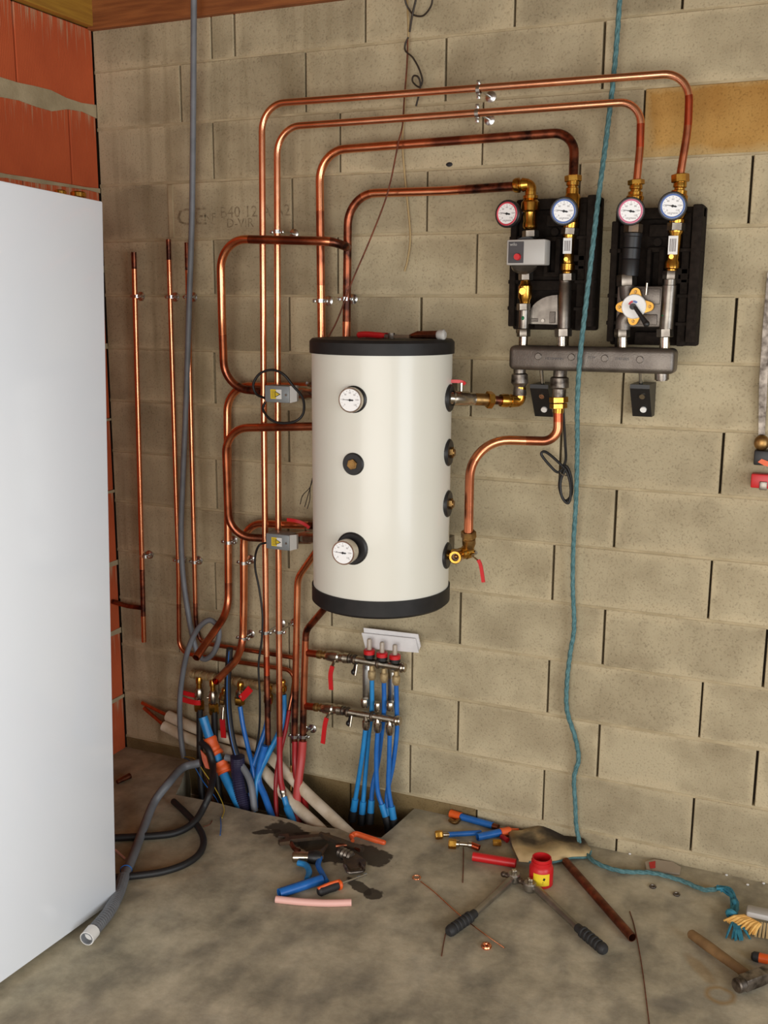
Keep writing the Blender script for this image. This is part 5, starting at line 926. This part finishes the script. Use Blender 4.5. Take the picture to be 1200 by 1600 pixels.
# ------------------------------------------------------------ on the floor, left of the pit
o = B().tube([F(436, 1396, .0155), F(503, 1374, .0155)], .0155, 18, hollow=.85).build('blue_tube', 'blue_pex'); tag(o, 'bright blue plastic tube offcut beside the screwdriver', 'tube')
o = B().tube(spl(FF([(431, 1405, .011), (470, 1409, .011), (510, 1411, .011), (549, 1410, .011)]), 6), .011, 16, hollow=.7).build('pink_tube', 'pink_tube'); tag(o, 'pale pink plastic tube lying in front of the blue one', 'tube')
t = thing('screwdriver', F(525, 1385), 'screwdriver with orange and black handle', 'screwdriver'); h0, h1 = F(497, 1394, .016), F(528, 1383, .016); B().lathe(h0, h1, [(0, .010), (.1, .0155), (.5, .0145), (.8, .0155), (1, .013)], 14).build('handle', 'grip_black', t); B().lathe(h1, F(534, 1381, .016), [(0, .0165), (.6, .0165), (1, .010)], 14).build('collar', 'orange', t); B().tube([h0 + V((0, 0, .012)), h0 + (h1 - h0) * .5 + V((0, 0, .0155)), h1 + V((0, 0, .014))], .005, 8).build('orange_inlay', 'orange', t); B().cyl(F(533, 1381, .016), F(573, 1366, .008), .0042, seg=10).build('blade', 'zinc', t)
t = thing('pliers', F(485, 1362), 'pliers with blue handles under the dark tools', 'pliers'); B().tube(spl(FF([(466, 1348, .016), (478, 1352, .016), (483, 1362, .014), (480, 1374, .012)]), 6), .010, 10).build('handle', 'blue_pex_pale', t); B().tube(spl(FF([(500, 1340, .016), (497, 1352, .016), (503, 1364, .014), (510, 1377, .012)]), 6), .009, 10).build('handle', 'blue_pex', t); B().slab(FF([(488, 1336, .010), (500, 1333, .010), (506, 1342, .010), (494, 1346, .010)]), (0, 0, .014)).build('joint', 'iron_dark', t); B().tube(FF([(499, 1335, .016), (512, 1320, .014)]), [.010, .004], 8).build('jaw', 'iron_dark', t)
t = thing('drill_core', F(470, 1338), 'shiny steel cylinder with black end in the tool heap', 'tool'); B().lathe(F(457, 1339, .018), F(483, 1339, .018), [(0, .014), (.05, .017), (1, .017)], 18).build('barrel', 'nickel', t); B().lathe(F(482, 1339, .018), F(502, 1340, .018), [(0, .019), (.4, .023), (.7, .023), (1, .016)], 14).build('collar', 'plastic_black', t)
t = thing('pipe_wrench', F(540, 1330), 'dark iron pipe wrench, largest of the tool heap at the pit edge', 'wrench'); a, c = F(500, 1306, .02), F(568, 1330, .022); ax = (c - a).normalized(); sd = V((0, 0, 1)).cross(ax)
B().slab([a - sd * .006, a + (c - a) * .5 - sd * .016, c - sd * .010, c + sd * .004, a + (c - a) * .5 + sd * .008, a + sd * .006], (0, 0, .014)).build('handle', 'iron_dark', t); B().lathe(F(530, 1330, .02), F(550, 1340, .02), [(0, .016)] + [(k / 8, .016 + .004 * (k % 2)) for k in range(1, 8)] + [(1, .016)], 14).build('adjuster', 'iron_worn', t)
B().slab(FF([(536, 1336, .006), (556, 1340, .006), (572, 1352, .006), (570, 1362, .006), (548, 1366, .006), (536, 1352, .006)]), (0, 0, .018)).build('jaw', 'iron_dark', t); B().tube(fil(FF([(538, 1352, .026), (544, 1364, .026), (570, 1361, .026), (562, 1348, .026)]), .01, 4), .005, 8).build('hook_jaw', 'iron_worn', t); B().tube(FF([(525, 1322, .026), (548, 1320, .03), (562, 1329, .028)]), .006, 8).build('spring', 'copper_dark', t)
t = thing('adjustable_spanner', F(480, 1310), 'blackened spanner lying at the back of the tool heap', 'wrench'); a, c = F(452, 1314, .012), F(516, 1308, .012); sd = V((0, 0, 1)).cross((c - a).normalized())
B().slab([a - sd * .012, c - sd * .010, c + sd * .010, a + sd * .012], (0, 0, .012)).build('handle', 'iron_dark', t); B().slab([a + sd * .026, a - sd * .026, a - sd * .028 - (c - a) * .25, a - sd * .012 - (c - a) * .28, a - sd * .008 - (c - a) * .1, a + sd * .010 - (c - a) * .1, a + sd * .014 - (c - a) * .26, a + sd * .028 - (c - a) * .22], (0, 0, .014)).build('jaw', 'iron_dark', t)
o = B().tube(spl(FF([(455, 1318, .012), (460, 1326, .014), (468, 1330, .012)]), 5), .008, 10).build('copper_elbow', 'copper_dark'); tag(o, 'small dull copper elbow left of the shiny cylinder', 'fitting')
o = B().tube(spl(FF([(551, 1314, .014), (549, 1307, .016), (556, 1303, .016), (570, 1307, .014), (588, 1313, .013), (602, 1317, .012)]), 6), [.007] * 6 + [.010] * 19 + [.009] * 5 + [.007], 8).build('orange_strap', 'orange_tape'); tag(o, 'crumpled orange plastic strip at the pit edge', 'strip')
o = B().tube(FF([(183, 1222, .008), (203, 1212, .012)]), [.008, .012], 10).build('plaster_plug', 'copper_dark'); tag(o, 'small dirty plug lying by the brick wall', 'plug'); o = B().tube(FF([(180, 1328, .004), (196, 1342, .004)]), .004, 6).build('pink_stick', 'pink_tube'); tag(o, 'thin pinkish stick beside the conduit near the cabinet', 'stick')
